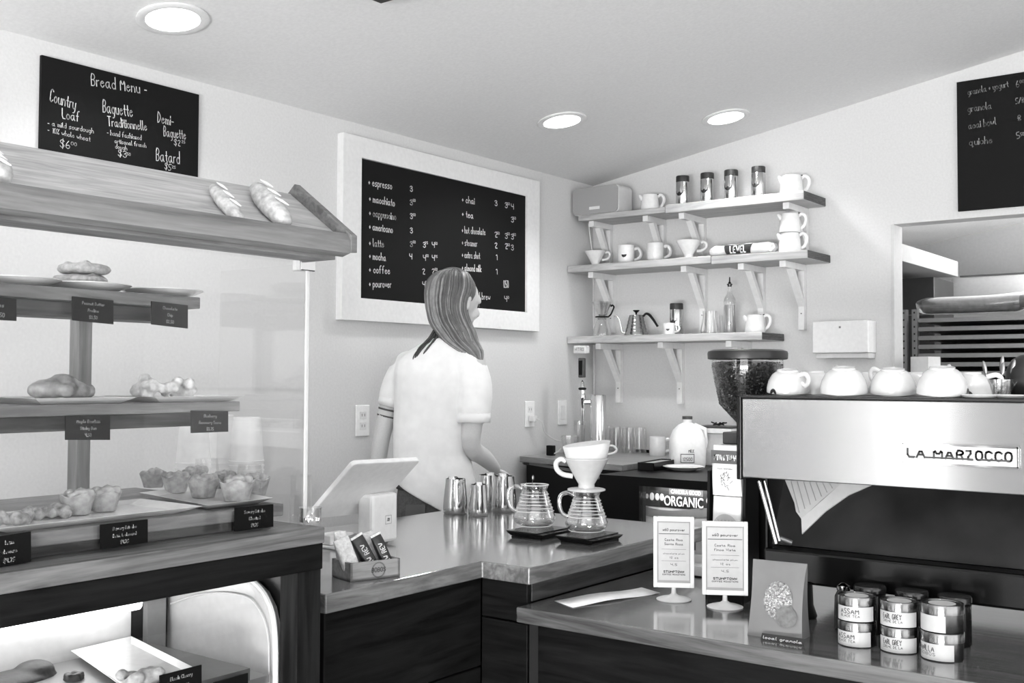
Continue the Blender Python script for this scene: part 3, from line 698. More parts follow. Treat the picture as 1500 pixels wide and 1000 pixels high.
# ------------------------------------------------------------------ counters
TZ, LZ = .92, .83
random.seed(1)
def plank_mat(n): return DARKW if n == 'y' else DARKWX
slab = MB().prism([(.525, -2.915, TZ-.04), (1.245, -2.915, TZ-.04), (1.245, -2.41, TZ-.04), (1.386, -2.41, TZ-.04), (1.386, -1.54, TZ-.04), (.525, -1.54, TZ-.04)], (0, 0, .04))
isl = thing('service_counter', 'wooden topped service counter with dark planked sides, in the middle', 'counter', (0, 0, 0))
slab.build('worktop', MAPLE, isl, bevel=.003)
sd = MB()
for z0, z1 in ((0, .2), (.204, .45), (.454, .66), (.664, .8795)):
    sd.box(1.205, 1.222, -2.90, -2.384, z0, z1)
sd.box(.56, 1.20, -2.9, -2.36, 0, .879)
sd.build('front_planks', DARKW, isl, bevel=.002, merge=False)
sd = MB()
for z0, z1 in ((0, .2), (.204, .45), (.454, .78), (.784, .8795)):
    sd.box(1.2225, 1.36, -2.382, -2.366, z0, z1)
sd.build('side_planks', DARKWX, isl, bevel=.002)
MB().box(.56, 1.34, -2.3655, -1.57, 0, .879).build('body', DARKW, isl)
MB().box(1.3405, 1.3615, -2.3655, -1.57, .832, .8795).build('riser_board', MIDW, isl, bevel=.001)
MB().box(1.2, 1.235, -2.905, -2.955+.045, 0, .8795).build('end_post', DARKWZ, isl)
lc = thing('machine_counter', 'lower wooden topped counter carrying the espresso machine, at the lower right', 'counter', (0, 0, 0))
MB().box(1.363, 3.6, -2.43, -1.52, LZ-.035, LZ).build('worktop', MAPLEX, lc, bevel=.003)
sd = MB()
for z0, z1 in ((0, .2), (.204, .4), (.404, .6), (.604, .7945)): sd.box(1.40, 3.6, -2.395, -2.38, z0, z1)
sd.build('front_planks', DARKWX, lc, bevel=.002, merge=False)
MB().box(1.364, 3.6, -2.379, -1.56, 0, .7945).build('body', mat(20, .6, name='counter_body'), lc)

# ------------------------------------------------------------------ things on the service counter
o0 = P(512, 853, z=TZ); o1 = P(585, 844, z=TZ); u_ = (o1-o0); Lb = u_.length; ang = math.atan2(u_.y, u_.x)-PI/2
bx = thing('wooden_box', 'small open wooden box of snack bars with a round stamp, at the counter corner', 'box', (o0.x, o0.y+.002, TZ), ang)
Wb, Hb = .085, .04
bm_ = MB(); bm_.box(-.006, 0, 0, Lb, 0.0005, Hb); bm_.box(-Wb, -Wb+.006, 0, Lb, .0005, Hb); bm_.box(-Wb, 0, 0, .006, .0005, Hb); bm_.box(-Wb, 0, Lb-.006, Lb, .0005, Hb); bm_.box(-Wb, 0, 0, Lb, .0005, .005)
bm_.build('box_body', wood(112, 150, 'y', .5, name='crate_wood'), bx, merge=False)
st_ = MB(); cc = Vector((.0006, Lb*.56, Hb*.5))
for r_ in (.016, .0145):
    pts = [cc+Vector((0, math.cos(a)*r_, math.sin(a)*r_)) for a in [i*PI/16 for i in range(33)]]
    for i in range(32): a, b = pts[i], pts[i+1]; st_.add([a, b, b*1+Vector((0, 0, 0))+(b-cc)*.06, a+(a-cc)*.06], [(0, 1, 2, 3)])
write(st_, "BOBOS", cc+Vector((.0003, -.017, -.004)), (0, 1, 0), (0, 0, 1), .034, .009, .0016, Vector((1, 0, 0)))
st_.build('stamp', mat(70, .8, name='stamp_ink'), bx, merge=False)
DKW = mat(34, .3, name='dark_wrapper', bump=.2, scale=90); LTW = mat(206, .45, name='pale_wrapper', bump=.3, scale=150, var=.2)
def bar(bx_, y, m, label, tilt, h=.062, w=.026, txt=False):
    M = Matrix.Translation((bx_, y, .006)) @ Matrix.Rotation(tilt, 4, 'X') @ Matrix.Rotation(-.2, 4, 'Y')
    t = thing('snack_bar', label, 'snack bar', bx.matrix_world @ Vector((0, 0, 0)), 0, None)
    t.matrix_world = Matrix.Translation(bx.location) @ Matrix.Rotation(ang, 4, 'Z') @ M
    b_ = MB(); rings = []
    for i in range(9):
        z = h*i/8; k_ = 1 if 0 < i < 8 else .15; k_ = {0: .1, 1: .75, 7: .8, 8: .12}.get(i, 1)
        rings.append([Vector((.009*k_*math.copysign(abs(math.cos(a))**.6, math.cos(a)), w/2*math.copysign(abs(math.sin(a))**.4, math.sin(a)), z)) for a in [PI/8*j for j in range(16)]])
    b_.loft(rings).build('wrapper', m, t, True)
    if txt:
        w_ = MB(); write(w_, "RAW REV", (.0098, 0.005, h*.18), (0, 0, 1), (0, -1, 0), h*.62, .011, .002, Vector((1, 0, 0))); w_.build('lettering', LTW, t, merge=False)
        e_ = MB().box(-.003, .003, -w/2, w/2, h, h+.005); e_.build('end_seal', LTW, t)
bar(-.026, .024, LTW, 'pale wrapped snack bar leaning at the front left of the box', .30, .088, .038)
bar(-.056, .018, LTW, 'pale wrapped snack bar at the back left corner of the box', .05, .095, .03)
bar(-.026, .078, DKW, 'left of two dark wrapped snack bars in the wooden box', .45, .092, .030, True)
bar(-.05, .055, mat(120, .4, name='grey_wrapper', bump=.3), 'grey wrapped snack bar between the pale and the dark ones', .2, .088, .026)
bar(-.026, .116, DKW, 'right of two dark wrapped snack bars in the wooden box', .36, .088, .026, True)
bar(-.058, .10, LTW, 'pale wrapped snack bar behind the dark ones', .2, .09, .028)

# tablet till
POSW = mat(226, .4, name='till_white', spec=.4)
ta, tb_, tc_, td = P(518, 676, x=.955), P(616, 671, x=.955), P(577, 729, x=.80), P(472, 763, x=.78)
tl = thing('tablet_till', 'white tablet till on a tilted stand, seen from behind', 'till', (.88, -2.40, TZ))
def rr_poly(w, h, r, n=6):
    out = []
    for cx, cy, a0 in ((w/2-r, h/2-r, 0), (-w/2+r, h/2-r, PI/2), (-w/2+r, -h/2+r, PI), (w/2-r, -h/2+r, 1.5*PI)):
        out += [(cx+r*math.cos(a0+PI/2*i/n), cy+r*math.sin(a0+PI/2*i/n)) for i in range(n+1)]
    return out
top_c = (ta+tb_)/2; bot_c = Vector((.79, top_c.y-.01, 1.0)); vv = top_c-bot_c; uu = (tb_-ta).normalized()
Mt = frameM((top_c+bot_c)/2-tl.location, uu, vv-uu*vv.dot(uu))
poly = [Mt @ Vector((a, b, -.006)) for a, b in rr_poly((tb_-ta).length, vv.length, .012)]
nn = Mt.to_3x3() @ Vector((0, 0, 1))
MB().prism(poly, nn*.013).build('tablet_shell', POSW, tl, bevel=.003)
sgn = -1 if nn.x > 0 else 1
scr = [Mt @ Vector((a, b, (.0075 if nn.x < 0 else -.0065))) for a, b in rr_poly((tb_-ta).length-.03, vv.length-.03, .004)]
MB().prism(scr, nn*(.001 if nn.x < 0 else -.001)).build('screen', mat(30, .1, name='screen_black'), tl)
yL, yR = P(545, 760, x=.89).y-tl.location.y, P(583, 760, x=.89).y-tl.location.y
MB().prism([(.01, yL, .006), (.01, yR, .006), (.01, yR, .135), (.01, yL, .135)], (-.055, 0, 0)).build('stand_column', POSW, tl, bevel=.009)
MB().box(-.12, -.02, yL-.09, yR-.002, .0, .008).build('base_plate', POSW, tl, bevel=.003)
MB().box(-.11, -.055, yL-.085, yL-.001, .009, .034).build('card_reader', POSW, tl, bevel=.003)
lg = MB(); yc = (yL+yR)/2+.012
for r_, w_ in ((.0115, .0014), (.004, .003)):
    for a, b, c_, d_ in ((-r_, r_, -r_, -r_+w_), (-r_, r_, r_-w_, r_), (-r_, -r_+w_, -r_, r_), (r_-w_, r_, -r_, r_)): lg.box(.0102, .0106, yc+a, yc+b, .066+c_, .066+d_)
lg.build('logo', mat(165, .5, name='till_logo'), tl, merge=False)

# milk pitchers
def pitcher(px_, py_, r, h, label, rz=0, proto=[None]):
    q = P(px_, py_-2, z=TZ)
    if proto[0] is None:
        t = thing('milk_pitcher', label, 'pitcher', (q.x, q.y, TZ), rz, 'steel milk pitchers')
        pr = [(0, .0005), (.034, 0), (.0365, .003), (.0368, .02), (.036, .04), (.0335, .065), (.031, .082), (.0305, .096), (.0293, .096), (.030, .08), (.0345, .04), (.0348, .006), (0, .004)]
        m_ = MB().lathe(pr, 40)
        m_.v = [(x+(.012 if x > .02 and abs(y) < .012 else 0)*max(0, (z-.075)/.021), y, z+(.004 if x > .02 and abs(y) < .014 else 0)*max(0, (z-.08)/.016)) for x, y, z in m_.v]
        m_.build('body', STEEL, t, True)
        MB().tube([(-.031, 0, .086), (-.045, 0, .088), (-.057, 0, .078), (-.059, 0, .055), (-.052, 0, .035), (-.0365, 0, .026)], .0035, 8, sq=1.8).build('handle', STEEL, t, True)
        proto[0] = t
    else: t = dup(proto[0], (q.x, q.y, TZ), rz, label)
    t.scale = (r/.0365, r/.0365, h/.096)
def pz(px_w, py): q = P(0, 0, z=0); return 0
sc_ = lambda px_, py_: (P(px_, py_, z=TZ)-CAM).dot(_F)/F_PX
k1 = sc_(668, 752)
pitcher(667, 754, 17.5*k1, 51*k1, 'steel milk pitcher, leftmost of the group on the counter', 2.6)
k1 = sc_(701, 757); pitcher(701, 757, 15*k1, 46*k1, 'smallest steel milk pitcher, in front of the others', 2.2)
k1 = sc_(740, 749); pitcher(738, 751, 18*k1, 52*k1, 'steel milk pitcher, rightmost of the group on the counter', 2.3)
k1 = sc_(714, 742); pitcher(715, 743, 17*k1, 46*k1, 'steel milk pitcher behind the small one', 2.0)

# scales and glass servers
def scale_(cx, cy, label, hx=.072, hy=.05, rz=0):
    t = thing('drip_scale', label, 'kitchen scale', (cx, cy, TZ), rz, 'black drip scales')
    MB().prism([(-hx*.78, -hy*.9, 0), (hx*.92, -hy*.9, 0), (hx*.92, hy*.9, 0), (-hx*.78, hy*.9, 0)], (0, 0, .004)).build('foot', BLK, t)
    m_ = MB(); a = [(-hx*.8, -hy*.92), (hx*.95, -hy*.92), (hx*.95, hy*.92), (-hx*.8, hy*.92)]; b = [(-hx, -hy), (hx*1.12, -hy), (hx*1.12, hy), (-hx, hy)]
    m_.add([(x, y, .0045) for x, y in a]+[(x, y, .015) for x, y in b], [(3, 2, 1, 0), (4, 5, 6, 7), (0, 1, 5, 4), (1, 2, 6, 5), (2, 3, 7, 6), (3, 0, 4, 7)])
    m_.build('body', BLK, t, bevel=.002)
    MB().box(-hx, hx*.82, -hy, hy, .0155, .019).build('weighing_plate', mat(30, .2, name='scale_glass'), t, bevel=.001)
    MB().box(hx*.86, hx*1.08, -hy*.6, hy*.6, .0152, .0158).build('display', mat(45, .1, name='display_grey'), t)
    return t
scale_(1.106, -1.982, 'black scale under the empty glass server', .058, .077)
scale_(1.268, -1.978, 'black scale under the glass server with the dripper', .057, .077)
spn = MB().tube([(.0, .0, 0), (.01, 0, .06)], .002, 6)
def server(c, R, h, label):
    t = thing('glass_server', label, 'coffee server', (c.x, c.y, TZ+.0195), YAW, 'glass servers on the scales')
    k_ = R/.052; H_ = h/.11
    pr = [(0, .0), (.034, 0), (.046, .006), (.052, .018), (.0515, .026), (.048, .034)]
    for i, (r0, z0) in enumerate(((.046, .042), (.043, .051), (.040, .060), (.0375, .069), (.035, .078), (.033, .087))):
        pr += [(r0+.0015, z0-.002), (r0-.0008, z0+.0035)]
    pr += [(.031, .096), (.033, .104), (.0345, .110)]
    pr = [(a*k_, b*H_) for a, b in pr]
    MB().lathe(pr, 48, caps=False).build('outer_wall', glass('server_glass', tint=.95, edge=.95, body=.10, pw=1.3), t, True)
    inner = [(max(a-.0025, 0), b+.002) for a, b in pr]
    MB().lathe(inner, 48, caps=False).build('inner_wall', glass('server_glass_in', tint=.97, edge=.8, body=.06, pw=1.8), t, True)
    MB().tube([(-.031*k_, 0, .098*H_), (-.045*k_, 0, .106*H_), (-.062*k_, 0, .098*H_), (-.066*k_, 0, .075*H_), (-.06*k_, 0, .05*H_), (-.047*k_, 0, .038*H_)], .0042, 10, sq=1.4).build('handle', glass('handle_glass', tint=.9, edge=1.0, body=.22, pw=1.0), t, True)
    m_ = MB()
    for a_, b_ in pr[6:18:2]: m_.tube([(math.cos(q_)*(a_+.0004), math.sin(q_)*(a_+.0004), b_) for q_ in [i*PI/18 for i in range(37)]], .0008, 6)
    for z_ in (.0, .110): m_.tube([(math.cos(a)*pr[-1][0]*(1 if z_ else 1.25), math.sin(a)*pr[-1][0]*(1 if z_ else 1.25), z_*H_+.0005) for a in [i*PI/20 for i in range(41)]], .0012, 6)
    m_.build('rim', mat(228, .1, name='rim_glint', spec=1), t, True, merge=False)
    return t
kk = sc_(783, 769); c1_ = P(783, 768.5, z=TZ+.0195); server(c1_, 29.5*kk, 56*kk, 'empty ribbed glass coffee server on the left scale')
kk2 = sc_(859, 776); c2_ = P(859, 776, z=TZ+.0195); sv = server(c2_, 30*kk2, 54*kk2, 'ribbed glass coffee server on the right scale, under the white dripper')
zr = TZ+.0195+54*kk2+.0012
t = thing('spoon', 'small metal spoon standing in the empty glass server', 'spoon', (c1_.x, c1_.y, TZ+.028), YAW)
m_ = MB().tube([(-.02, 0, .002), (-.012, 0, .06), (-.006, 0, .118)], .0012, 6); m_.ball((-.005, 0, .126), (.004, .0015, .008), 12); m_.build('spoon_body', mat(110, .3, metal=1, name='spoon_dark'), t, True, merge=False)
def dripper(loc, R, label, rz, m=PORC, grp='pour-over drippers', name='coffee_dripper'):
    t = thing(name, label, 'coffee dripper', loc, rz, grp); k_ = R/.058
    pr = [(.018, .001), (.018, -.0), (.046, .0), (.05, .002), (.05, .005), (.046, .0065), (.022, .008), (.021, .018), (.026, .026), (.055, .078), (.058, .084), (.057, .086), (.053, .082), (.024, .03), (.006, .02)]
    MB().lathe([(a*k_, b*k_) for a, b in pr], 44, caps=False).build('cone', m, t, True)
    MB().tube([(.054*k_, 0, .076*k_), (.068*k_, 0, .082*k_), (.08*k_, 0, .072*k_), (.078*k_, 0, .055*k_), (.062*k_, 0, .042*k_), (.036*k_, 0, .038*k_)], .0045*k_, 8, sq=1.5).build('handle', m, t, True)
    return t
d1 = dripper((c2_.x, c2_.y, zr), 31*kk2, 'white dripper on the glass server, holding a paper filter', YAW+PI-.15, CUPW)
fl = MB(); R_ = 31*kk2; rings = []
for z_, s_ in ((.03, .45), (.085, 1.0), (.118, 1.16)):
    k_ = R_/.058
    rings.append([Vector((math.cos(a)*.052*k_*s_*1.02, math.sin(a)*.052*k_*s_*.9, z_*k_+(.009*math.cos(a-.3)+.003 if z_ > .1 else 0))) for a in [i*PI/20 for i in range(40)]])
fl.loft(rings).f.pop()
fo = fl.build('paper_filter', mat(214, .8, name='filter_paper'), None, True); fo.location = (c2_.x, c2_.y, zr+.0025); fo.rotation_euler.z = YAW
md = fo.modifiers.new('thick', 'SOLIDIFY'); md.thickness = .0012; md.offset = 1
tag(fo, 'paper filter standing in the white dripper', 'paper filter')

# ------------------------------------------------------------------ on the lower counter
def sign(px0, px1, pyt, pyb, basepx, basepy, label, lines):
    """small counter sign on a round foot"""
    b = P(basepx, basepy, z=LZ); k_ = (b-CAM).dot(_F)/F_PX
    w, h = (px1-px0)*k_, (pyb-pyt)*k_; z0 = (basepy-pyb)*k_
    rz = YAW-.12
    t = thing('counter_sign', label, 'table sign', (b.x, b.y, LZ), rz, 'white framed pour-over signs')
    fr_ = MB(); bw = .009
    fr_.box(-w/2, -w/2+bw, -.006, .006, z0, z0+h); fr_.box(w/2-bw, w/2, -.006, .006, z0, z0+h)
    fr_.box(-w/2+bw, w/2-bw, -.006, .006, z0, z0+bw*1.25); fr_.box(-w/2+bw, w/2-bw, -.006, .006, z0+h-bw*1.25, z0+h)
    fr_.build('frame', SIGNW, t, bevel=.0012, merge=False)
    MB().lathe([(0, 0), (.041, 0), (.042, .002), (.034, .005), (.013, .010), (.006, .015), (.005, z0+.001), (0, z0+.001)], 36).build('foot', SIGNW, t, True)
    MB().box(-w/2+bw, w/2-bw, -.003, .003, z0+bw*1.25, z0+h-bw*1.25).build('card', mat(140, .6, name='sign_card'), t)
    iw = w-2*bw-.006; MB().box(-iw/2, iw/2, -.0036, -.0031, z0+bw*1.25+.006, z0+h-bw*1.25-.003).build('print_area', mat(172, .6, name='sign_print'), t)
    L_ = MB()
    for s, zz, ww, hh, th in lines:
        z_ = z0+h*zz
        if s == '_': L_.box(-iw/2*ww, iw/2*ww, -.0042, -.0038, z_, z_+th); continue
        write(L_, s, (-iw/2*ww, -.0042, z_), (1, 0, 0), (0, 0, 1), iw*ww, h*hh, th, Vector((0, -1, 0)))
    L_.build('lettering', mat(40, .8, name='print_grey'), t, merge=False)
    return t
ln = [("x60 pourover", .80, .72, .035, .0010), ('_', .755, .98, 0, .0012), ("Costa Rica", .66, .58, .032, .0008), ("Santa Rosa", .60, .6, .032, .0008), ('_', .54, .8, 0, .0004), ("chocolate plum", .47, .7, .022, .0005),
      ("12 oz", .41, .3, .025, .0007), ('_', .375, .8, 0, .0004), ("4.5", .31, .2, .03, .0008), ("STUMPTOWN", .21, .66, .028, .0013), ("COFFEE ROASTERS", .175, .74, .018, .0007)]
sign(958, 1017, 757, 860, 987, 878, 'left of the two white pour-over signs on the lower counter', ln)
sign(1030, 1096, 764, 871, 1062, 889, 'right of the two white pour-over signs, beside the granola bag', [(a if a != "Santa Rosa" else "Finca Vista", b, c, d, e) for a, b, c, d, e in ln])
pp = [P(a, b, z=LZ+.0006) for a, b in ((812, 880), (839, 890), (967, 869), (940, 861))]
cpp = sum(pp, Vector())/4
t = thing('paper_menu', 'strip of white paper lying on the lower counter left of the signs', 'paper', cpp)
g_ = MB(); n_ = 8; va, vb = [], []
for i in range(n_+1):
    s = i/n_; lift = .004*math.sin(s*PI*1.2)**2+.0004; a = pp[1].lerp(pp[2], s)-cpp; b = pp[0].lerp(pp[3], s)-cpp; va.append(a+Vector((0, 0, lift))); vb.append(b+Vector((0, 0, lift)))
g_.add(va+vb, [(i, i+1, n_+1+i+1, n_+1+i) for i in range(n_)]); o_ = g_.build('sheet', PAPER, t, True); md = o_.modifiers.new('thick', 'SOLIDIFY'); md.thickness = .0004
L_ = MB(); u_ = (pp[2]-pp[1]).normalized(); v_ = Vector((-u_.y, u_.x, 0)); o_ = pp[1]-cpp+v_*.02+Vector((0, 0, .0066))+u_*.02
tray = thing('serving_tray', 'white rectangular tray behind the left sign on the lower counter', 'tray', (1.50, -1.74, LZ))
tm = MB(); tm.box(-.1, .1, -.09, .09, .0005, .004)
for a in ((-.1, -.096, -.09, .09), (.096, .1, -.09, .09), (-.1, .1, -.09, -.086), (-.1, .1, .086, .09)): tm.box(*a, .0005, .028)
tm.build('tray_body', mat(200, .4, name='tray_white'), tray, merge=False)

# granola bag
q = P(1137, 932, z=LZ); kb = (q-CAM).dot(_F)/F_PX
gb_ = thing('granola_bag', 'brown paper bag with a clear round window of granola, beside the tins', 'bag', (q.x, q.y+.012, LZ), .1)
w, h = 83*kb, 107*kb; rings = []; m_ = MB()
for i in range(9):
    s = i/8; d_ = .026*(1-s)**.7+.0015; ww = w*(.98-.06*math.sin(s*PI)+.0*s)/2
    rings.append([Vector((x*ww, y*d_+.012*s, h*s)) for x, y in ((-1, -1), (-.5, -1.12), (0, -1.15), (.5, -1.12), (1, -1), (.96, 0), (1, 1), (0, 1.1), (-1, 1), (-.96, 0))])
m_.loft(rings); m_.build('paper_body', mat(106, .7, bump=.25, scale=14, name='kraft', var=.1), gb_, True)
def bagpt(x, z): s = z/h; d_ = .026*(1-s)**.7+.0015; return Vector((x, -d_*1.16+.012*s-.0012, z))
def blob(cx, cz, rx, rz_, off=0): return [bagpt(cx+math.cos(a)*rx, cz+math.sin(a)*rz_)+Vector((0, -off, 0)) for a in [i*PI/14 for i in range(28)]]
m_ = MB(); pts = blob(.004, h*.50, w*.26, h*.25); m_.add(pts+[bagpt(.004, h*.5)], [(i, (i+1) % 28, 28) for i in range(28)]); m_.build('window', mat(110, .35, name='granola_window', bump=.5, scale=220, var=.9), gb_, True)
m_ = MB(); random.seed(9)
for i in range(150):
    a = random.uniform(0, 6.28); d_ = math.sqrt(random.uniform(0, .9)); p_ = bagpt(.004+math.cos(a)*d_*w*.25, h*.5+math.sin(a)*d_*h*.24)
    m_.ball(p_, (.0022, .0012, .0016), 6, Matrix.Rotation(random.uniform(0, 3), 3, 'Y'))
o_ = m_.build('granola', mat(168, .5, var=.7, scale=300, name='oat_flakes'), gb_, True, merge=False); o_['kind'] = 'stuff'
m_ = MB(); pts = blob(w*.2, h*.30, w*.19, h*.14, .0016); m_.add(pts+[bagpt(w*.2, h*.3)+Vector((0, -.0018, 0))], [(i, (i+1) % 28, 28) for i in range(28)]); m_.build('round_sticker', mat(92, .5, name='sticker_grey', var=.3, scale=120), gb_)
q2 = P(1148, 940, z=LZ)
t = thing('shelf_talker', 'small black card lying in front of the granola bag', 'card', (q2.x, q2.y-.002, LZ), .05)
MB().prism([(-.045, -.008, .0005), (.045, -.008, .0005), (.045, .001, .0125), (-.045, .001, .0125)], (0, .0015, -.0004)).build('card', mat(30, .5, name='card_black'), t)
L_ = MB(); write(L_, "local granola", (-.04, -.0070, .0036), (1, 0, 0), (0, .6, .8), .08, .006, .0010, Vector((0, -.8, .6))); L_.build('lettering', CHALK, t, merge=False)

# tea tins
TINL = mat(178, .6, name='tin_label'); TINB = mat(120, .25, metal=1, name='tin_steel'); TINS = brushed(140, .25, 'tin_lid')
def tin(px_, py_, z, wpx, label, l1, l2, turn=0, top=True):
    q = P(px_, py_, z=LZ); k_ = (q-CAM).dot(_F)/F_PX; r = wpx*k_/2; hh = 1.0*r*1.02
    face = math.atan2(CAM.y-q.y, CAM.x-q.x)
    t = thing('tea_tin', label, 'tea tin', (q.x, q.y+r*.75, z), face+turn, 'tea tins stacked in three pairs')
    H_ = .050*r/.038
    MB().lathe([(0, 0), (r*.93, 0), (r*.96, .002), (r*.96, H_*.66), (0, H_*.66)], 40).build('tin_body', TINB, t, True)
    MB().lathe([(r*.96, H_*.66), (r, H_*.67), (r, H_*.97), (r*.97, H_), (r*.9, H_*.985), (r*.88, H_*.96), (0, H_*.96)], 40, caps=False).build('lid', TINS, t, True)
    lb = MB(); n = 22; a0, a1 = -1.35, 1.05; va = [Vector((math.cos(a0+(a1-a0)*i/n)*r*.968, math.sin(a0+(a1-a0)*i/n)*r*.968, zz)) for zz in (H_*.04, H_*.62) for i in range(n+1)]
    lb.add(va, [(i, i+1, n+2+i, n+1+i) for i in range(n)]); lb.build('paper_label', TINL, t, True)
    L_ = MB()
    for s, zz, hh_, th, w0, w1 in ((l1, .34, .2, .0016, -.95, .1), (l2, .2, .1, .0009, -.95, .15)):
        if not s: continue
        f_ = MB(); write(f_, s, (0, 0, 0), (1, 0, 0), (0, 1, 0), 1.0, 1.0, .0001, Vector((0, 0, 1)))
        st, tw = text_strokes(s)
        for stq in st:
            for i in range(len(stq)-1):
                pts = []
                for (a, b) in (stq[i], stq[i+1]):
                    an = w0+(w1-w0)*a/tw; pts.append((an, H_*zz+b/6*H_*hh_))
                (a_, za), (b_, zb_) = pts; dx, dz = (b_-a_)*r, zb_-za; l_ = math.hypot(dx, dz) or 1; px2, pz2 = -dz/l_*th/2, dx/l_*th/2
                vs = [Vector((math.cos(aa+s_*px2/r)*r*.975, math.sin(aa+s_*px2/r)*r*.975, z_+s_*pz2)) for aa, z_, s_ in ((a_, za, -1), (b_, zb_, -1), (b_, zb_, 1), (a_, za, 1))]
                L_.add(vs, [(0, 1, 2, 3)])
    if L_.v: L_.build('lettering', mat(60, .7, name='tin_print'), t, merge=False)
    if top:
        MB().lathe([(0, H_*.966), (r*.62, H_*.966), (r*.62, H_*.972), (0, H_*.972)], 32).build('lid_sticker', TINL, t)
    return H_
for px_, py_, wpx, nm, l1, l2, tn in ((1248, 947, 55, 'left', 'ASSAM', 'BLACK TEA', 0), (1311, 956, 56, 'middle', 'CREME DE LA', 'EARL GREY', 0), (1374, 968, 62, 'right', 'VANILLA', 'ROOIBOS', -.5)):
    if nm == 'middle': l1, l2 = l2, l1
    H_ = tin(px_, py_, LZ, wpx, 'tea tin, lower one of the %s stack in front of the machine' % nm, l1, l2, tn+(-.25 if nm == 'left' else 0), False)
    tin(px_, py_, LZ+H_+.0005, wpx, 'tea tin, upper one of the %s stack in front of the machine' % nm, l1 if nm != 'right' else '', l2 if nm != 'right' else '', tn if nm != 'right' else -.9)
for px_, py_, lab in ((1274, 857, 'dark glass jar behind the left tea tins'), (1335, 869, 'dark glass jar behind the middle tea tins'), (1398, 877, 'dark glass jar behind the right tea tins')):
    q = P(px_, py_, y=-2.165); t = thing('storage_jar', lab, 'jar', (q.x, q.y, LZ), 0, 'dark jars behind the tea tins')
    MB().lathe([(0, .0005), (.03, 0), (.032, .003), (.032, .08), (.028, .084), (0, .084)], 36).build('jar_body', mat(20, .15, name='dark_jar'), t, True)
    MB().lathe([(.0305, .0845), (.033, .085), (.033, .095), (.031, .0975), (.027, .0965), (0, .0945)], 36).build('lid', mat(60, .2, metal=.8, name='jar_lid'), t, True)
q = P(1224, 930, z=LZ); t = thing('sugar_shaker', 'dark shaker with a small metal top, left of the tea tins', 'shaker', (q.x-.005, q.y+.06, LZ))
MB().lathe([(0, .0005), (.018, 0), (.02, .004), (.018, .07), (.012, .082), (0, .082)], 24).build('shaker_body', mat(28, .15, name='dark_jar'), t, True)
MB().lathe([(.013, .0825), (.014, .084), (.014, .092), (.006, .098), (0, .099)], 24).build('cap', CHROME, t, True)

# ------------------------------------------------------------------ espresso machine
em = thing('espresso_machine', 'large steel and black espresso machine seen from behind, at the right', 'espresso machine', (0, 0, 0))
X0, X1 = 1.798, 2.78
MB().box(X0, X1, -2.15, -1.66, 1.135, 1.3155).build('upper_body', BRUSH, em, bevel=.002)
MB().box(X0-.012, X0-.0005, -2.155, -1.66, 1.13, 1.322).build('side_panel', BLKG, em, bevel=.002)
MB().box(X0-.012, X1, -2.155, -1.66, 1.316, 1.3225).build('top_rim', mat(24, .25, name='dark_rim'), em, bevel=.002)
MB().box(1.835, X1, -2.12, -1.62, .903, .975).build('base', BLKG, em, bevel=.006)
for x in (1.93, 2.65):
    for y in (-2.12, -1.7): MB().lathe([(.028, LZ+.0005), (.03, LZ+.006), (.022, LZ+.03), (.02, .9075)], 20, Matrix.Translation((x, y, 0))).build('foot', BLK, em, True)
bk = MB().prism([(1.83, -2.06, .976), (1.83, -1.98, 1.134), (1.83, -1.7, 1.134), (1.83, -1.7, .976)], (.9, 0, 0)).build('back_panel', mat(34, .3, spec=.2, name='smoked_panel', var=.5, scale=7), em)
def onback(px_, py_, off=.004):
    v = _F+_R*((px_-750)/F_PX)-_U*((py_-500)/F_PX); ny, nz = -.158, .08     # plane through (y -2.09, z .983) and (-1.98, 1.134)
    a = Vector((0, -2.06, .976)); t = ((a.y-CAM.y)*ny+(a.z-CAM.z)*nz)/(v.y*ny+v.z*nz); n = Vector((0, ny, nz)).normalized()
    return CAM+v*t+n*off
nb = Vector((0, -.158, .08)).normalized()
gd = MB().prism([onback(a, b, .002) for a, b in ((1234, 709), (1278, 711), (1244, 726), (1210, 750), (1176, 783), (1175, 761))], nb*.004).build('guard_rim', mat(178, .4, name='guard_white'), em)  # pale ribbed plates model a reflection in the black panel, no real guard
MB().prism([onback(a, b, .002) for a, b in ((1151, 704), (1234, 709), (1205, 733), (1175, 761), (1167, 750), (1165, 738))], nb*.003).build('ribbed_guard', mat(168, .5, name='guard_ribbed'), em)  # pale plate modelling the reflection in the black panel, no real guard
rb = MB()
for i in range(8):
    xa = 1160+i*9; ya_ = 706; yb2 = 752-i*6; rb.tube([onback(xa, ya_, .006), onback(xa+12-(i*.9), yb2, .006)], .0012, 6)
rb.build('rib', mat(150, .5, name='guard_rib'), em, True)  # ribs of the same modelled reflection, no real guard
for a, b, r_ in (((1112, 704), (1137, 796), .0045), ((1120, 704), (1142, 792), .003)):
    MB().tube([P(a[0], a[1], y=-2.11), P(b[0], b[1], y=-2.11)], r_, 12).build('chrome_leg', CHROME, em, True)
lg_ = MB().tube([P(1142, 788, y=-2.10), P(1160, 795, y=-2.09)], .006, 10).build('hinge', mat(120, .3, metal=.6, name='hinge_metal'), em, True)
b0_, b1_ = P(1323, 648, y=-2.154), P(1493, 683, y=-2.154)
zt0, zt1 = P(1323, 677, y=-2.154).z, P(1323, 648, y=-2.154).z
bd_ = MB().box(b0_.x, b1_.x, -2.157, -2.1505, zt0-.001, zt1).build('badge', mat(214, .5, name='badge_silver'), em, bevel=.002)
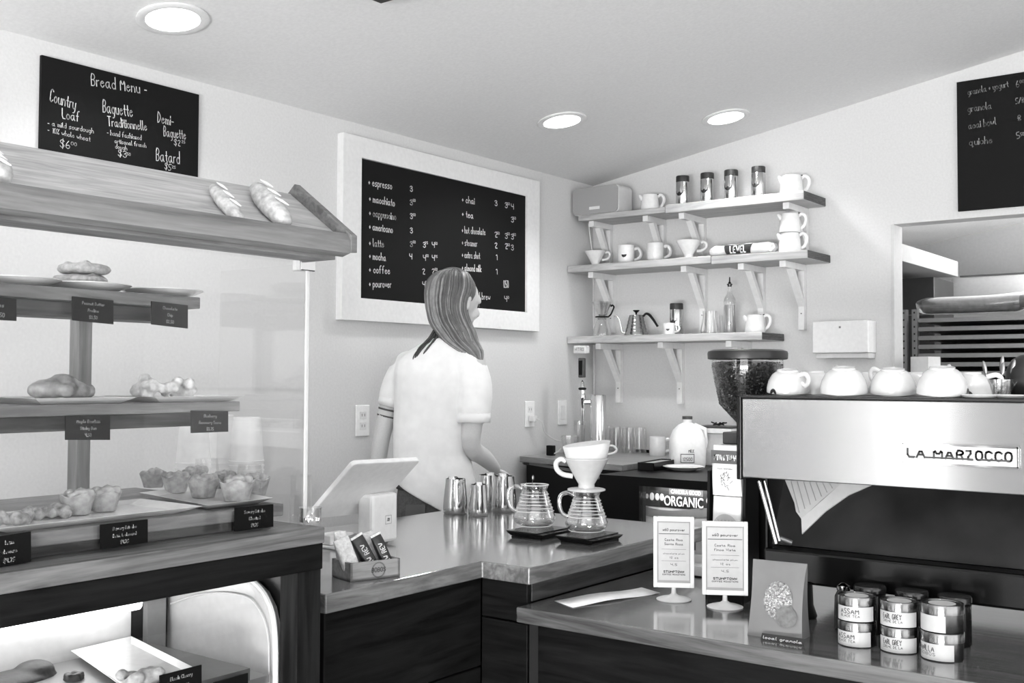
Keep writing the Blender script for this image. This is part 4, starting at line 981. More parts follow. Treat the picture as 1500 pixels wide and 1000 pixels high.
for (a, b, c, d) in ((b0_.x, b1_.x, zt1-.0035, zt1+.0005), (b0_.x, b1_.x, zt0-.0015, zt0+.002), (b0_.x, b0_.x+.003, zt0, zt1), (b1_.x-.003, b1_.x, zt0, zt1)):
    MB().box(a, b, -2.1595, -2.1572, c, d).build('badge_edge', CHROME, bd_)
L_ = MB(); hh = zt1-zt0; ww = b1_.x-b0_.x
write(L_, "LA MARZOCCO", (b0_.x+ww*.045, -2.158, zt0+hh*.30), (1, 0, 0), (0, 0, 1), ww*.90, hh*.42, .0042, Vector((0, -1, 0)))
for a, b in ((.05, .115), (.20, .62), (.66, .93)): L_.box(b0_.x+ww*a, b0_.x+ww*b, -2.1584, -2.158, zt0+hh*.275, zt0+hh*.275+.0036)
L_.build('lettering', mat(50, .4, name='badge_ink'), bd_, merge=False)

# upside-down cups on the machine
MTOP = 1.3228
LOGO = mat(26, .4, name='logo_black')
cup0 = thing('cappuccino_cup', 'cup', 'cup', (0, 0, 0))
pr = [(.050, 0), (.0515, .001), (.051, .012), (.047, .028), (.038, .044), (.029, .051), (.026, .052), (.0255, .056), (.0235, .0565), (.023, .052), (0, .0515)]
MB().lathe(pr, 44, caps=False).build('bowl', CUPW, cup0, True)
MB().tube([(.046, 0, .026), (.058, 0, .022), (.066, 0, .03), (.066, 0, .042), (.056, 0, .05), (.036, 0, .045)], .0042, 10, sq=1.4).build('handle', CUPW, cup0, True)
lo = MB(); pts = []
for i in range(15):
    a = PI*i/14; dz = math.sin(a)*.013; da = -math.cos(a)*.010; r_ = .0522-max(0, dz-.008)*.3; pts.append(Vector((-math.sin(0)*0+r_*math.cos(-PI/2+da/.05), r_*math.sin(-PI/2+da/.05), dz+.001)))
lo.add(pts, [tuple(range(15))]).build('cup_logo', LOGO, cup0)
cl_ = MB(); random.seed(3)
for i in range(9): cl_.box(*[v for v in (lambda a, b: (a, a+.003, b, b+.0015))(random.uniform(-.01, .008), random.uniform(-.008, .007))], .0518, .0521)
cl_.build('maker_mark', mat(120, .6, name='mark_grey'), cup0, merge=False)
first = True
def mcup(px_, y, rz, label, s=1.0, z=MTOP):
    global first
    x = P(px_, 565, y=y).x
    if first: cup0.location = (x, y, z); cup0.rotation_euler = (0, 0, rz); cup0['label'] = label; cup0['group'] = 'cups upside down on the espresso machine'; cup0.scale = (s,)*3; first = False; c_ = cup0
    else: c_ = dup(cup0, (x, y, z), rz, label, 'cups upside down on the espresso machine', s)
    if y < -2.0:      # the front row leans towards the camera against the cups behind
        ax = Vector((math.cos(YAW-.3), math.sin(YAW-.3), 0)); c_.rotation_euler = (Matrix.Rotation(.14, 3, ax) @ Matrix.Rotation(rz, 3, 'Z')).to_euler(); c_.location.z = z+.0076*s
mcup(1154, -2.07, -.35, 'white cup upside down at the left end of the espresso machine', .93)
mcup(1236, -2.09, 2.2, 'white cup upside down on the espresso machine, second in the front row', 1.0)
mcup(1308, -2.045, 2.7, 'white cup upside down on the machine, third in the front row, dark mark at bottom', .96)
mcup(1380, -2.085, 1.6, 'white cup upside down on the espresso machine, fourth in the front row', 1.0)
mcup(1192, -1.96, 2.5, 'white cup upside down behind the gap between the first two front cups')
mcup(1268, -1.94, 2.9, 'white cup upside down behind the second and third front cups', .95)
mcup(1338, -1.94, 2.4, 'white cup upside down behind the third and fourth front cups', .95)
mcup(1420, -1.99, .2, 'white cup upside down at the right end of the row, beside the spoons', .95)
for px_, y, n_, lab in ((1436, -2.11, 1, 'white saucer on the machine below the spoon pot'), (1480, -2.09, 2, 'white saucer on the machine at the right edge')):
    x = P(px_, 575, y=y).x; t = thing('saucer', lab, 'saucer', (x, y, MTOP), 0, 'saucers on the espresso machine')
    MB().lathe([(0, .0005), (.03, 0), (.034, .002), (.036*1.05, .006), (.036, .0075), (0, .004)], 36).build('saucer_body', CUPW, t, True)
xs_ = P(1464, 560, y=-1.97).x
t = thing('spoon_pot', 'small glass pot holding spoons on the espresso machine', 'pot', (xs_, -1.97, MTOP))
MB().lathe([(0, .0005), (.028, 0), (.031, .004), (.032, .038), (.030, .038), (.029, .005), (0, .004)], 30).build('pot_body', glass('pot_glass', tint=.8, edge=.7, body=.2), t, True)
random.seed(8); sp0 = None; SPN = mat(120, .3, metal=1, name='spoon_steel')
for i, (dx, dy, lx, ly, hh) in enumerate(((-.018, .0, -.25, 0, .075), (-.004, .008, .15, .1, .085), (.004, -.008, .1, -.1, .07), (.012, .004, .3, 0, .078), (.018, -.006, .75, 0, .08), (.016, .01, .9, 0, .09))):
    c = (xs_+dx, -1.97+dy, MTOP+.006)
    lab = 'spoon in the pot on the espresso machine, ' + ['leaning left', 'nearly upright at the back', 'upright at the front', 'leaning slightly right', 'leaning far right', 'leaning furthest right'][i]
    if sp0 is None:
        sp0 = t = thing('teaspoon', lab, 'spoon', c, 0, 'spoons in the pot')
        MB().tube([(0, 0, 0), (0, .001, .05), (0, 0, .062)], [.0018, .0014, .0016], 6).build('handle', SPN, t, True)
        MB().ball((0, 0, .066), (.0046, .0012, .018), 12).build('bowl', SPN, t, True)
    else: t = dup(sp0, c, None, lab)
    t.rotation_euler = (ly*.3, lx*.8, random.uniform(-.5, .5)*0); t.scale = (1, 1, hh/.085)
xd = P(1502, 550, y=-1.93).x
t = thing('dark_jug', 'dark rounded jug on the espresso machine, cut by the right edge', 'jug', (xd+.01, -1.93, MTOP))
MB().lathe([(0, .0005), (.036, 0), (.045, .01), (.05, .035), (.047, .06), (.036, .08), (.02, .09), (0, .093)], 32).build('jug_body', mat(24, .5, name='dark_jug'), t, True)

# ------------------------------------------------------------------ grinder
gx, gy = 1.682, -1.87
kg = (Vector((gx, gy, 1.36))-CAM).dot(_F)/F_PX
Zg = lambda py_: 1.36+(557-py_)*kg
gr = thing('coffee_grinder', 'tall coffee grinder with a clear hopper of beans, left of the espresso machine', 'grinder', (gx, gy, LZ))
def gz(py_): return Zg(py_)-LZ
MB().lathe([(0, gz(514)), (50*kg, gz(514.5)), (57*kg, gz(517)), (58*kg, gz(520)), (57.5*kg, gz(528)), (54.5*kg, gz(529)), (54*kg, gz(521)), (0, gz(520))], 60, caps=False).build('hopper_lid', mat(24, .35, name='lid_black'), gr, True)
MB().lathe([(52*kg, gz(519.5)), (51.5*kg, gz(530)), (52*kg, gz(540)), (41*kg, gz(594)), (17*kg, gz(620)), (9*kg, gz(629))], 60, caps=False).build('hopper', glass('hopper_clear', tint=.93, edge=.6, body=.06, pw=2.2), gr, True)
MB().lathe([(0, gz(634)), (12*kg, gz(634)), (12*kg, gz(626)), (10*kg, gz(622)), (0, gz(622))], 24).build('collar', mat(30, .3, name='collar_black'), gr, True)
MB().box(-.008, .012, -.0255, -.0215, gz(632), gz(624)).build('latch', WHITE, gr)
MB().box(-28*kg, .07, -.045, .06, gz(652), gz(634.5)).build('motor_top', mat(58, .4, name='grinder_grey'), gr, bevel=.003)
MB().box(-.06, .085, -.07, .08, .02, gz(652.5)).build('body', BLK, gr, bevel=.006)
MB().box(-.07, .095, -.09, .1, .0005, .0195).build('foot_plate', BLK, gr, bevel=.003)
bn = MB(); random.seed(4)
prb = [(50, 541), (39.5, 594), (15.5, 619.5)]
bn.lathe([(0, gz(533)), (25*kg, gz(531)), (48*kg, gz(536)), (48*kg, gz(541)), (37.5*kg, gz(593.5)), (13.5*kg, gz(619)), (0, gz(619))], 40)
for i in range(1500):
    s = random.random()**.8
    py_ = 533+s*86; R_ = 49.5 if py_ < 541 else (49.5+(38.7-49.5)*(py_-541)/53 if py_ < 594 else 38.7+(14.5-38.7)*(py_-594)/25.5)
    a = random.uniform(-PI*1.05, .35); q = Vector((math.cos(a)*R_*kg, math.sin(a)*R_*kg, gz(py_)))
    bn.ball(q, (.0052, .0036, .0030), 6, Matrix.Rotation(random.uniform(0, 6), 3, 'Z') @ Matrix.Rotation(random.uniform(0, 3), 3, 'X'))
for i in range(200):
    a = random.uniform(0, 6.28); d_ = 47*kg*math.sqrt(random.random()); bn.ball((math.cos(a)*d_, math.sin(a)*d_, gz(533.5)), (.0052, .004, .003), 6)
o_ = bn.build('coffee_beans', mat(24, .35, name='roasted_bean', var=.5, scale=200), None, True, merge=False); o_.location = gr.location
tag(o_, 'dark roasted coffee beans filling the grinder hopper', 'coffee beans', None, 'stuff')

# coffee packs in their black holder
py0 = -2.06
hd = thing('pack_holder', 'tall black holder for coffee packs, left of the grinder', 'display holder', (P(1062, 700, y=py0).x, py0+.03, LZ))
hw = (P(1086, 700, y=py0).x-P(1042, 700, y=py0).x)/2
zh = P(1040, 690, y=py0).z-LZ
for s in (-1, 1): MB().prism([(s*(hw+.004), -.035, 0), (s*(hw+.004), .05, 0), (s*(hw+.004), .05, zh+.02), (s*(hw+.004), -.022, zh)], (s*.007, 0, 0)).build('side_wall', BLK, hd)
MB().box(-hw-.003, hw+.003, .04, .05, 0, zh+.02).build('back_wall', BLK, hd)
MB().box(-hw-.003, hw+.003, -.034, .0395, 0, .03).build('base', BLK, hd)
MB().box(-hw-.003, hw+.003, -.036, -.032, .0305, .11).build('front_lip', glass('lip_clear', tint=.95, edge=.4, body=.08), hd)
zp0, zp1, zp2 = .03, P(1062, 727, y=py0).z-LZ, P(1062, 652, y=py0).z-LZ
def pack(z0, z1, lab, kind):
    t = thing('coffee_pack', lab, 'coffee pack', (hd.location.x, hd.location.y, LZ+z0+.001), .0, 'coffee packs in the holder')
    h = z1-z0-.002; rings = []
    for i in range(9):
        s = i/8; d_ = .022+.006*math.sin(s*PI); w_ = hw-.001-(.002*s)
        rings.append([Vector((x*w_, y*d_, h*s)) for x, y in ((-1, -.8), (-.8, -1), (.8, -1), (1, -.8), (1, .8), (.8, 1), (-.8, 1), (-1, .8))])
    MB().loft(rings).build('pack_body', mat(214, .45, name='pack_paper', var=.05), t, True)
    if kind:
        MB().box(-hw*.93, hw*.93, -.0295, -.0270, h*.64, h*.90).build('brand_band', mat(88, .5, name='band_grey'), t)
        L_ = MB(); write(L_, "STUMPTOWN", (-hw*.72, -.0300, h*.71), (1, 0, 0), (0, 0, 1), hw*1.44, h*.10, .0022, Vector((0, -1, 0))); L_.build('brand_lettering', WHITE, t, merge=False)
        L_ = MB(); write(L_, "hair bender", (-hw*.5, -.0288, h*.53), (1, 0, 0), (0, 0, 1), hw*1.0, h*.025, .0007, Vector((0, -1, 0)))
        random.seed(6); pts = []
        for i in range(26):
            a = Vector((random.uniform(-.012, .012), -.0283, h*random.uniform(.18, .48))); b = a+Vector((random.uniform(-.008, .008), 0, random.uniform(-.008, .008))); L_.tube([a, b], .0006, 5)
        L_.build('drawing', mat(110, .7, name='print_mid'), t, merge=False)
    else:
        cm = MB(); cz = h*.66; rr_ = hw*.82
        cm.add([Vector((math.cos(a)*rr_, -.0289, cz+math.sin(a)*rr_)) for a in [i*PI/16 for i in range(32)]], [tuple(range(32))]); cm.build('round_print', mat(176, .5, name='round_print'), t)
        L_ = MB(); 
        for zz in (.006, -.018): write(L_, "MMM", (-rr_*.78, -.0294, cz+zz), (1, 0, 0), (0, 0, 1), rr_*1.56, .014, .0022, Vector((0, -1, 0)))
        L_.build('print_lettering', mat(208, .5, name='pack_print_pale'), t, merge=False)
    return t
pack(zp0, zp1, 'lower pale coffee pack with a round print in the black holder', 0)
pack(zp1, zp2, 'upper pale coffee pack with a dark band across its top, in the black holder', 1)

# ------------------------------------------------------------------ keg cooler and bottle cooler at the back wall
KZ = 1.015
kg_ = thing('keg_cooler', 'black keg cooler with a grey worktop in the corner', 'keg cooler', (0, 0, 0))
MB().prism([(.02, -.624, KZ-.025), (.622, -.749, KZ-.025), (.60, -.03, KZ-.025), (.02, -.03, KZ-.025)], (0, 0, .025)).build('worktop', wood(120, 148, 'x', .3, name='grey_worktop'), kg_, bevel=.002)
MB().prism([(.04, -.60, .02), (.60, -.716, .02), (.58, -.05, .02), (.04, -.05, .02)], (0, 0, KZ-.0455)).build('body', BLK, kg_, bevel=.003)
yk = lambda x: -.624-(x-.02)*.2076
a, b = P(872, 697, y=-.70), P(911, 704, y=-.72)
def onfront(px_, py_, off=.0): 
    v = _F+_R*((px_-750)/F_PX)-_U*((py_-500)/F_PX); n = Vector((-.2031, -.979, 0)); a_ = Vector((.04, -.60, 0)); t = (a_-CAM).dot(n)/v.dot(n); return CAM+v*t+n*off
def label_on(name, pxs, m, parent, off=.002): 
    pts = [onfront(a, b, off) for a, b in pxs]; n = Vector((-.2031, -.979, 0)); return MB().prism(pts, n*.001).build(name, m, parent)
label_on('name_plate', ((874, 692), (904, 697), (904, 706), (874, 701)), mat(150, .4, name='plate_grey'), kg_)
L_ = MB(); A_, B_ = onfront(876, 701, .0035), onfront(902, 705, .0035); n_ = Vector((-.2031, -.979, 0)); write(L_, "KEG-AIR", A_, B_-A_, (0, 0, 1), (B_-A_).length, .014, .0028, n_); L_.build('lettering', mat(30, .5, name='ink'), kg_, merge=False)
label_on('energy_sticker', ((884, 706), (901, 709), (901, 719), (884, 716)), PAPER, kg_)
label_on('door_handle', ((768, 675), (776, 676), (776, 681), (768, 680)), mat(40, .3, name='handle_dark'), kg_, .004)
MB().prism([onfront(a, b, .001) for a, b in ((766, 675), (911, 698), (911, 702), (766, 679))], n_*.002).build('door_seam', mat(120, .3, name='seam_grey'), kg_)
# tap tower
xw, yw = .215, -.36
kt = (Vector((xw, yw, KZ))-CAM).dot(_F)/F_PX
tp_ = P(876, 655, y=yw); xw = tp_.x
tt = thing('tap_tower', 'chrome beer tap tower with a black handle on the keg cooler', 'tap', (xw, yw, KZ))
MB().lathe([(0, .0005), (.05, 0), (.052, .006), (.036, .01), (.036, P(876, 578, y=yw).z-KZ-.004), (.034, P(876, 578, y=yw).z-KZ), (0, P(876, 578, y=yw).z-KZ)], 40).build('column', brushed(215, .12, 'tower_steel'), tt, True)
fx = P(853, 600, y=yw-.03).x-xw; zf = lambda q: P(853, q, y=yw-.03).z-KZ
MB().tube([(-.03, -.01, zf(589)), (fx, -.03, zf(589))], .011, 16).build('shank', CHROME, tt, True)
MB().lathe([(.006, zf(622)), (.010, zf(610)), (.013, zf(600)), (.014, zf(586)), (.017, zf(584)), (.017, zf(578)), (.012, zf(575)), (.014, zf(572)), (.009, zf(560)), (.0, zf(556))], 20, Matrix.Translation((fx, -.03, 0))).build('faucet', CHROME, tt, True)
MB().lathe([(.012, zf(571.5)), (.018, zf(570)), (.018, zf(568)), (.012, zf(567))], 20, Matrix.Translation((fx, -.03, 0))).build('seal', BLK, tt, True)
MB().box(fx-.016, fx+.012, -.042, -.018, zf(553), zf(524)).build('tap_handle', mat(70, .4, name='handle_grey'), tt, bevel=.004)
MB().box(fx-.010, fx+.008, -.0445, -.0422, zf(549), zf(528)).build('handle_label', BLK, tt)
MB().box(fx-.038, fx+.028, -.048, -.012, zf(518), zf(506)).build('handle_cap', mat(205, .4, name='cap_pale'), tt, bevel=.005)
L_ = MB(); write(L_, "NITRO", (fx-.028, -.0485, zf(514)), (1, 0, 0), (0, 0, 1), .046, .014, .002, Vector((0, -1, 0))); L_.build('lettering', mat(120, .6, name='ink_mid'), tt, merge=False)

# glasses, cups, mug on the keg cooler
gl0 = None
for i, (px_, y, lab) in enumerate(((890, -.1, 'in the back row, leftmost'), (903, -.17, 'in the front row, leftmost'), (913, -.1, 'in the back row, middle'), (922, -.17, 'in the front row, middle'), (937, -.12, 'rightmost'))):
    x = P(px_, 640, y=y).x
    if gl0 is None:
        gl0 = thing('drinking_glass', '', 'glass', (x, y, KZ), 0, 'glasses upside down on the keg cooler')
        MB().lathe([(.033, .0), (.0335, .002), (.030, .035), (.027, .112), (.026, .120), (0, .120)], 28, caps=False).build('glass_wall', glass('tumbler', tint=.93, edge=.8, body=.12, pw=1.4), gl0, True)
        m_ = MB()
        for k_ in range(10):
            a = k_*PI/5; m_.tube([(math.cos(a)*.0318, math.sin(a)*.0318, .03), (math.cos(a)*.0278, math.sin(a)*.0278, .112)], .0011, 5)
        m_.build('flutes', glass('tumbler_flute', tint=.85, edge=.9, body=.35, pw=1), gl0, True, merge=False)
        t = gl0
    else: t = dup(gl0, (x, y, KZ))
    t['label'] = 'fluted glass upside down on the keg cooler, '+lab
def mug(loc, r, h, rz, label, logo=True, name='mug', grp=None):
    t = thing(name, label, 'mug', loc, rz, grp)
    MB().lathe([(0, .0005), (r*.9, 0), (r*.97, .003), (r, h*.5), (r*.985, h), (r*.94, h+.001), (r*.93, h*.5), (r*.88, .006), (0, .005)], 40).build('mug_body', PORC, t, True)
    MB().tube([(r*.96, 0, h*.82), (r*1.45, 0, h*.86), (r*1.78, 0, h*.62), (r*1.6, 0, h*.36), (r*.96, 0, h*.22)], .006*h/.095, 10, sq=1.3).build('handle', PORC, t, True)
    if logo:
        pts = []
        for i in range(15):
            a = PI+PI*i/14; da = math.cos(a)*.012*r/.039; dz = math.sin(a)*.014; an = -PI/2-.35+da/r; pts.append(Vector((math.cos(an)*(r+.0014), math.sin(an)*(r+.0014), h*.5+dz*r/.039)))
        md_ = Vector((math.cos(-PI/2-.35)*(r+.0022), math.sin(-PI/2-.35)*(r+.0022), h*.5-.005))
        MB().add(pts+[md_], [(i, i+1, 15) for i in range(14)]+[(14, 0, 15)]).build('logo', LOGO, t)
    return t
x = P(963, 650, y=-.2).x; mug((x, -.2, KZ), .037, .085, YAW, 'white mug on the keg cooler, right of the glasses', False)
x = P(873, 655, y=-.47).x; mug((x, -.47, KZ), .05, .06, YAW, 'wide white cup on the keg cooler, behind the paper filter', False, 'wide_cup')
x = P(835, 655, y=-.42).x
t = thing('ice_glass', 'clear faceted glass bowl on the keg cooler, left of the wide cup', 'glass bowl', (x, -.42, KZ))
MB().lathe([(0, .0005), (.028, 0), (.032, .01), (.042, .085), (.040, .085), (.03, .01), (0, .004)], 12, caps=False).build('bowl', glass('bowl_glass', tint=.88, edge=.9, body=.2, pw=1.2), t)
x = P(849, 645, y=-.32).x
t = thing('tall_glass', 'tall clear glass holding white straws under the tap', 'glass', (x, -.32, KZ))
MB().lathe([(0, .0005), (.024, 0), (.028, .15), (.026, .15), (.022, .004), (0, .003)], 28, caps=False).build('glass_wall', glass('tumbler', tint=.93, edge=.8, body=.12, pw=1.4), t, True)
MB().tube([(0, 0, .005), (.002, 0, .145)], .012, 12).build('straws', mat(236, .6, name='straw_white'), t, True)
x = P(807, 657, y=-.5).x
o_ = MB().box(-.018, .018, -.012, .012, 0, .045).build('charger_block', BLK, None, bevel=.003); o_.location = (x, -.5, KZ+.0003); tag(o_, 'small black block on the left end of the keg cooler', 'charger')
pts = [P(930, 650, y=-.16), P(945, 651, y=-.16), P(958, 650, y=-.16)]
o_ = MB().box(-.05, .05, -.006, .006, 0, .014).build('black_strip', BLK, None); o_.location = (P(944, 651, y=-.07).x, -.07, KZ+.0005); tag(o_, 'thin black strip lying behind the mug', 'strip')

ck = thing('bottle_cooler', 'black glass-fronted cooler showing a printed carton, right of the keg cooler', 'cooler', (0, 0, 0))
cx0, cx1, cy0, cz1 = .655, 1.30, -.965, .995
fx0, fx1, fz1 = .828, 1.14, .963
cbm = MB(); cbm.box(cx0, fx0, cy0, cy0+.05, .0, cz1); cbm.box(fx1, cx1, cy0, cy0+.05, 0, cz1); cbm.box(fx0, fx1, cy0, cy0+.05, fz1, cz1); cbm.box(fx0, fx1, cy0, cy0+.05, 0, .2)
cbm.box(cx0, cx0+.03, cy0+.05, -.2, 0, cz1); cbm.box(cx1-.03, cx1, cy0+.05, -.2, 0, cz1); cbm.box(cx0+.03, cx1-.03, -.23, -.2, 0, cz1); cbm.box(cx0+.03, cx1-.03, cy0+.05, -.23, cz1-.03, cz1); cbm.box(cx0+.03, cx1-.03, cy0+.05, -.23, 0, .05)
cbm.build('cabinet', BLK, ck, merge=False)
MB().box(fx0+.001, fx1-.001, cy0+.012, cy0+.016, .201, fz1-.001).build('door_pane', glass('door_pane', tint=.96, edge=.3, body=.04), ck)
for z_ in (.58, .30): MB().box(cx0+.031, cx1-.031, cy0+.055, -.24, z_, z_+.008).build('shelf', mat(220, .4, name='wire_shelf'), ck)
# printed carton
cy_ = cy0+.075
w0, w1 = P(939, 780, y=cy_).x, P(1046, 780, y=cy_).x; zc0, zc1 = .589, .955
ct = thing('printed_carton', 'printed carton reading ORGANIC behind the cooler glass', 'carton', ((w0+w1)/2, cy_, zc0)); wc = (w1-w0)/2; hc = zc1-zc0
MB().box(-wc, wc, 0, .10, 0, hc).build('carton_body', mat(205, .6, name='carton_pale', var=.2, scale=18), ct)
MB().box(-wc, wc, -.0015, -.0002, hc*.80, hc).build('dark_band', mat(36, .5, name='print_dark'), ct)
wv = MB(); n_ = 16; va = [Vector((-wc+2*wc*i/n_, -.0017, hc*(.80-.03*math.sin(i/n_*PI*1.5)))) for i in range(n_+1)]; vb_ = [p-Vector((0, 0, hc*.09)) for p in va]
wv.add(va+vb_, [(i, n_+1+i, n_+2+i, i+1) for i in range(n_)]); wv.build('ribbon_print', mat(128, .5, name='print_mid_grey'), ct)
pl_ = MB().box(-wc*.2, wc*.72, -.003, -.0016, hc*.935, hc*.995).build('name_panel', mat(90, .5, name='panel_grey'), ct)
bold('organic_lettering', 'ORGANIC', mat(225, .6, name='print_white'), ct, frameM((wc*.2, -.004, hc*.865), (1, 0, 0), (0, 0, 1)), .05, wc*1.06)
bold('maker_lettering', 'CANDELA GOOD', mat(225, .6, name='print_white'), ct, frameM((wc*.26, -.0042, hc*.965), (1, 0, 0), (0, 0, 1)), .02, wc*.8)
fr_ = MB()
for cx_, rx_ in ((-.82, .04), (-.68, .06), (-.53, .055), (-.40, .055), (.86, .05), (.98, .04)):
    fr_.add([Vector((wc*cx_+math.cos(a)*wc*rx_*1.1, -.0022, hc*.90+math.sin(a)*wc*rx_*1.6)) for a in [i*PI/8 for i in range(16)]], [tuple(range(16))])
fr_.build('fruit_print', mat(200, .6, name='print_light'), ct)
ph = MB(); random.seed(12)
for i in range(14):
    x_, z_ = random.uniform(-wc*.9, wc*.8), random.uniform(.1*hc, .6*hc); ph.box(x_, x_+random.uniform(.02, .05), -.0021, -.0005, z_, z_+random.uniform(.02, .05))
ph.build('picture_print', mat(110, .6, name='print_photo', var=.6, scale=60), ct, merge=False)
# plate and milk jug on the cooler
q = P(1001, 687, z=cz1+.004); round_plate((q.x, q.y, cz1+.0005), .082, 'round white plate on the bottle cooler in front of the milk jug')
kj = (Vector((q.x, q.y+.16, 1.1))-CAM).dot(_F)/F_PX
qj = P(1007, 660, y=q.y+.17); jz = lambda py_: P(1007, py_, y=qj.y).z-cz1
mj = thing('milk_jug', 'white plastic milk jug on the bottle cooler', 'jug', (qj.x, qj.y, cz1+.0005), YAW)
rj = 26*kj; rings = []
for py_, k_, e in ((690, .80, .5), (686, .93, .5), (676, .99, .5), (655, 1.0, .5), (642, .97, .55), (630, .80, .65), (622, .50, .85), (619, .26, 1), (613, .25, 1)):
    rings.append([Vector((rj*k_*math.copysign(abs(math.cos(a))**e, math.cos(a)), rj*k_*math.copysign(abs(math.sin(a))**e, math.sin(a)), max(0, jz(py_)))) for a in [i*PI/16 for i in range(32)]])
MB().loft(rings).build('jug_body', mat(236, .4, name='milk_plastic'), mj, True)
MB().lathe([(rj*.27, jz(614)), (rj*.29, jz(614)), (rj*.29, jz(609.5)), (0, jz(609.5))], 20).build('cap', mat(60, .4, name='cap_dark'), mj, True)
MB().tube([(rj*.35, -rj*.2, jz(622)), (rj*.95, -rj*.15, jz(628)), (rj*1.02, -rj*.12, jz(645)), (rj*.98, -rj*.05, jz(655))], rj*.13, 10).build('handle', mat(236, .4, name='milk_plastic'), mj, True)
L_ = MB(); L_.box(-rj*.55, rj*.22, -rj*1.03, -rj*1.015, jz(676), jz(675)); L_.box(-rj*.55, rj*.22, -rj*1.03, -rj*1.015, jz(664), jz(663)); L_.box(-rj*.55, -rj*.52, -rj*1.03, -rj*1.015, jz(676), jz(663)); L_.box(rj*.19, rj*.22, -rj*1.03, -rj*1.015, jz(676), jz(663))
write(L_, "MILK", (-rj*.1, -rj*1.03, jz(661)), (1, 0, 0), (0, 0, 1), rj*.3, .012, .0018, Vector((0, -1, 0))); write(L_, "12500", (-rj*.45, -rj*1.03, jz(673)), (1, 0, 0), (0, 0, 1), rj*.55, .013, .0018, Vector((0, -1, 0)))
L_.build('lettering', mat(90, .7, name='jug_ink'), mj, merge=False)
# black open tray at the keg cooler's right end, storage bin behind
q0, q1 = P(958, 672, y=-.55), P(1000, 664, y=-.55)
t = thing('black_tray', 'low black open tray between the keg cooler and the milk jug', 'tray', (.70, -.60, cz1+.0003), .12)
m_ = MB(); m_.box(-.035, .035, -.12, .12, 0, .004)
for a in ((-.035, -.03, -.12, .12), (.03, .035, -.12, .12), (-.035, .035, -.12, -.115), (-.035, .035, .115, .12)): m_.box(*a, 0, .032)
m_.build('tray_body', BLK, t, merge=False)
MB().box(-.028, .028, -.11, .11, .0045, .028).build('liner', mat(170, .3, metal=.3, name='liner_grey'), t)
xb0, xb1 = P(1024, 640, y=-.3).x, P(1075, 640, y=-.3).x; zb1 = P(1040, 634, y=-.3).z
t = thing('storage_bin', 'white plastic storage bin behind the milk jug', 'bin', ((xb0+xb1)/2, -.27, cz1+.0003)); w_ = (xb1-xb0)/2
MB().box(-w_, w_, -.05, .06, 0, zb1-cz1).build('bin_body', mat(205, .5, name='bin_white'), t, bevel=.004)
MB().box(-w_-.006, w_+.006, -.066, .066, zb1-cz1+.0005, zb1-cz1+.022).build('lid', mat(228, .5, name='bin_lid'), t, bevel=.003)
MB().box(-w_-.006, w_+.006, -.066, .066, zb1-cz1+.0225, zb1-cz1+.030).build('lid_edge', mat(60, .5, name='bin_edge'), t)
t = thing('clip_pile', 'small dark clips lying on the bin behind the milk jug', 'clips', ((xb0+xb1)/2+.0, -.28, zb1+.0308)); m_ = MB(); random.seed(3)
for i in range(7): m_.tube([(random.uniform(-.04, .04), random.uniform(-.02, .02), .004), (random.uniform(-.04, .04), random.uniform(-.02, .02), .014)], .003, 6)
m_.build('clips', BLK, t, True, merge=False)['kind'] = 'stuff'

# ------------------------------------------------------------------ wall shelves, brackets and what stands on them
def shelf(x0, x1, y0, z0, z1, label):
    t = thing('wall_shelf', label, 'shelf', ((x0+x1)/2, y0/2, z0)); a = (x1-x0)/2
    MB().box(-a, a, y0/2, -y0/2-.001, 0, z1-z0).build('board', PINE, t, bevel=.003)
    MB().box(a+.0002, a+.0012, y0/2+.002, -y0/2-.002, .002, z1-z0-.002).build('end_grain', wood(56, 96, 'y', .7, name='end_grain_wood', sc=3), t)
    return t
shelf(.004, .986, -.23, 1.523, 1.556, 'lowest wooden wall shelf, holding the kettle and the bottle')
shelf(.004, .752, -.23, 1.858, 1.891, 'left board of the middle wall shelf, holding two mugs and two drippers')
shelf(.764, 1.194, -.25, 1.85, 1.885, 'right board of the middle wall shelf, holding the towel and stacked creamers')
shelf(.045, .512, -.20, 2.103, 2.129, 'left board of the top wall shelf, holding the speaker')
shelf(.535, 1.175, -.24, 2.092, 2.13, 'right board of the top wall shelf, holding four canisters')
def bracket(px_, py_, y0, zt_, label, H=.28):
    x = P(px_, py_, y=y0).x; w_ = .0135; t = thing('shelf_bracket', label, 'bracket', (x, 0, zt_-H), 0, 'white wooden shelf brackets')
    MB().box(-w_, w_, y0, -.001, H-.027, H-.0003).build('arm', WHITE, t, bevel=.001)
    MB().box(-w_, w_, -.028, -.001, 0, H-.0273).build('leg', WHITE, t, bevel=.001)
    a, b = Vector((0, y0*.62, H-.0275)), Vector((0, -.0285, H-.18))
    MB().prism([Vector((-w_, 0, 0))+q for q in (a+Vector((0, -.014, 0)), a+Vector((0, .014, 0)), b+Vector((0, 0, .03)), b)], (2*w_, 0, 0)).build('brace', WHITE, t)
    if H > .25: MB().ball((0, -.0285, .07), .003, 8).build('screw', mat(60, .4, metal=.5, name='screw_metal'), t, True)
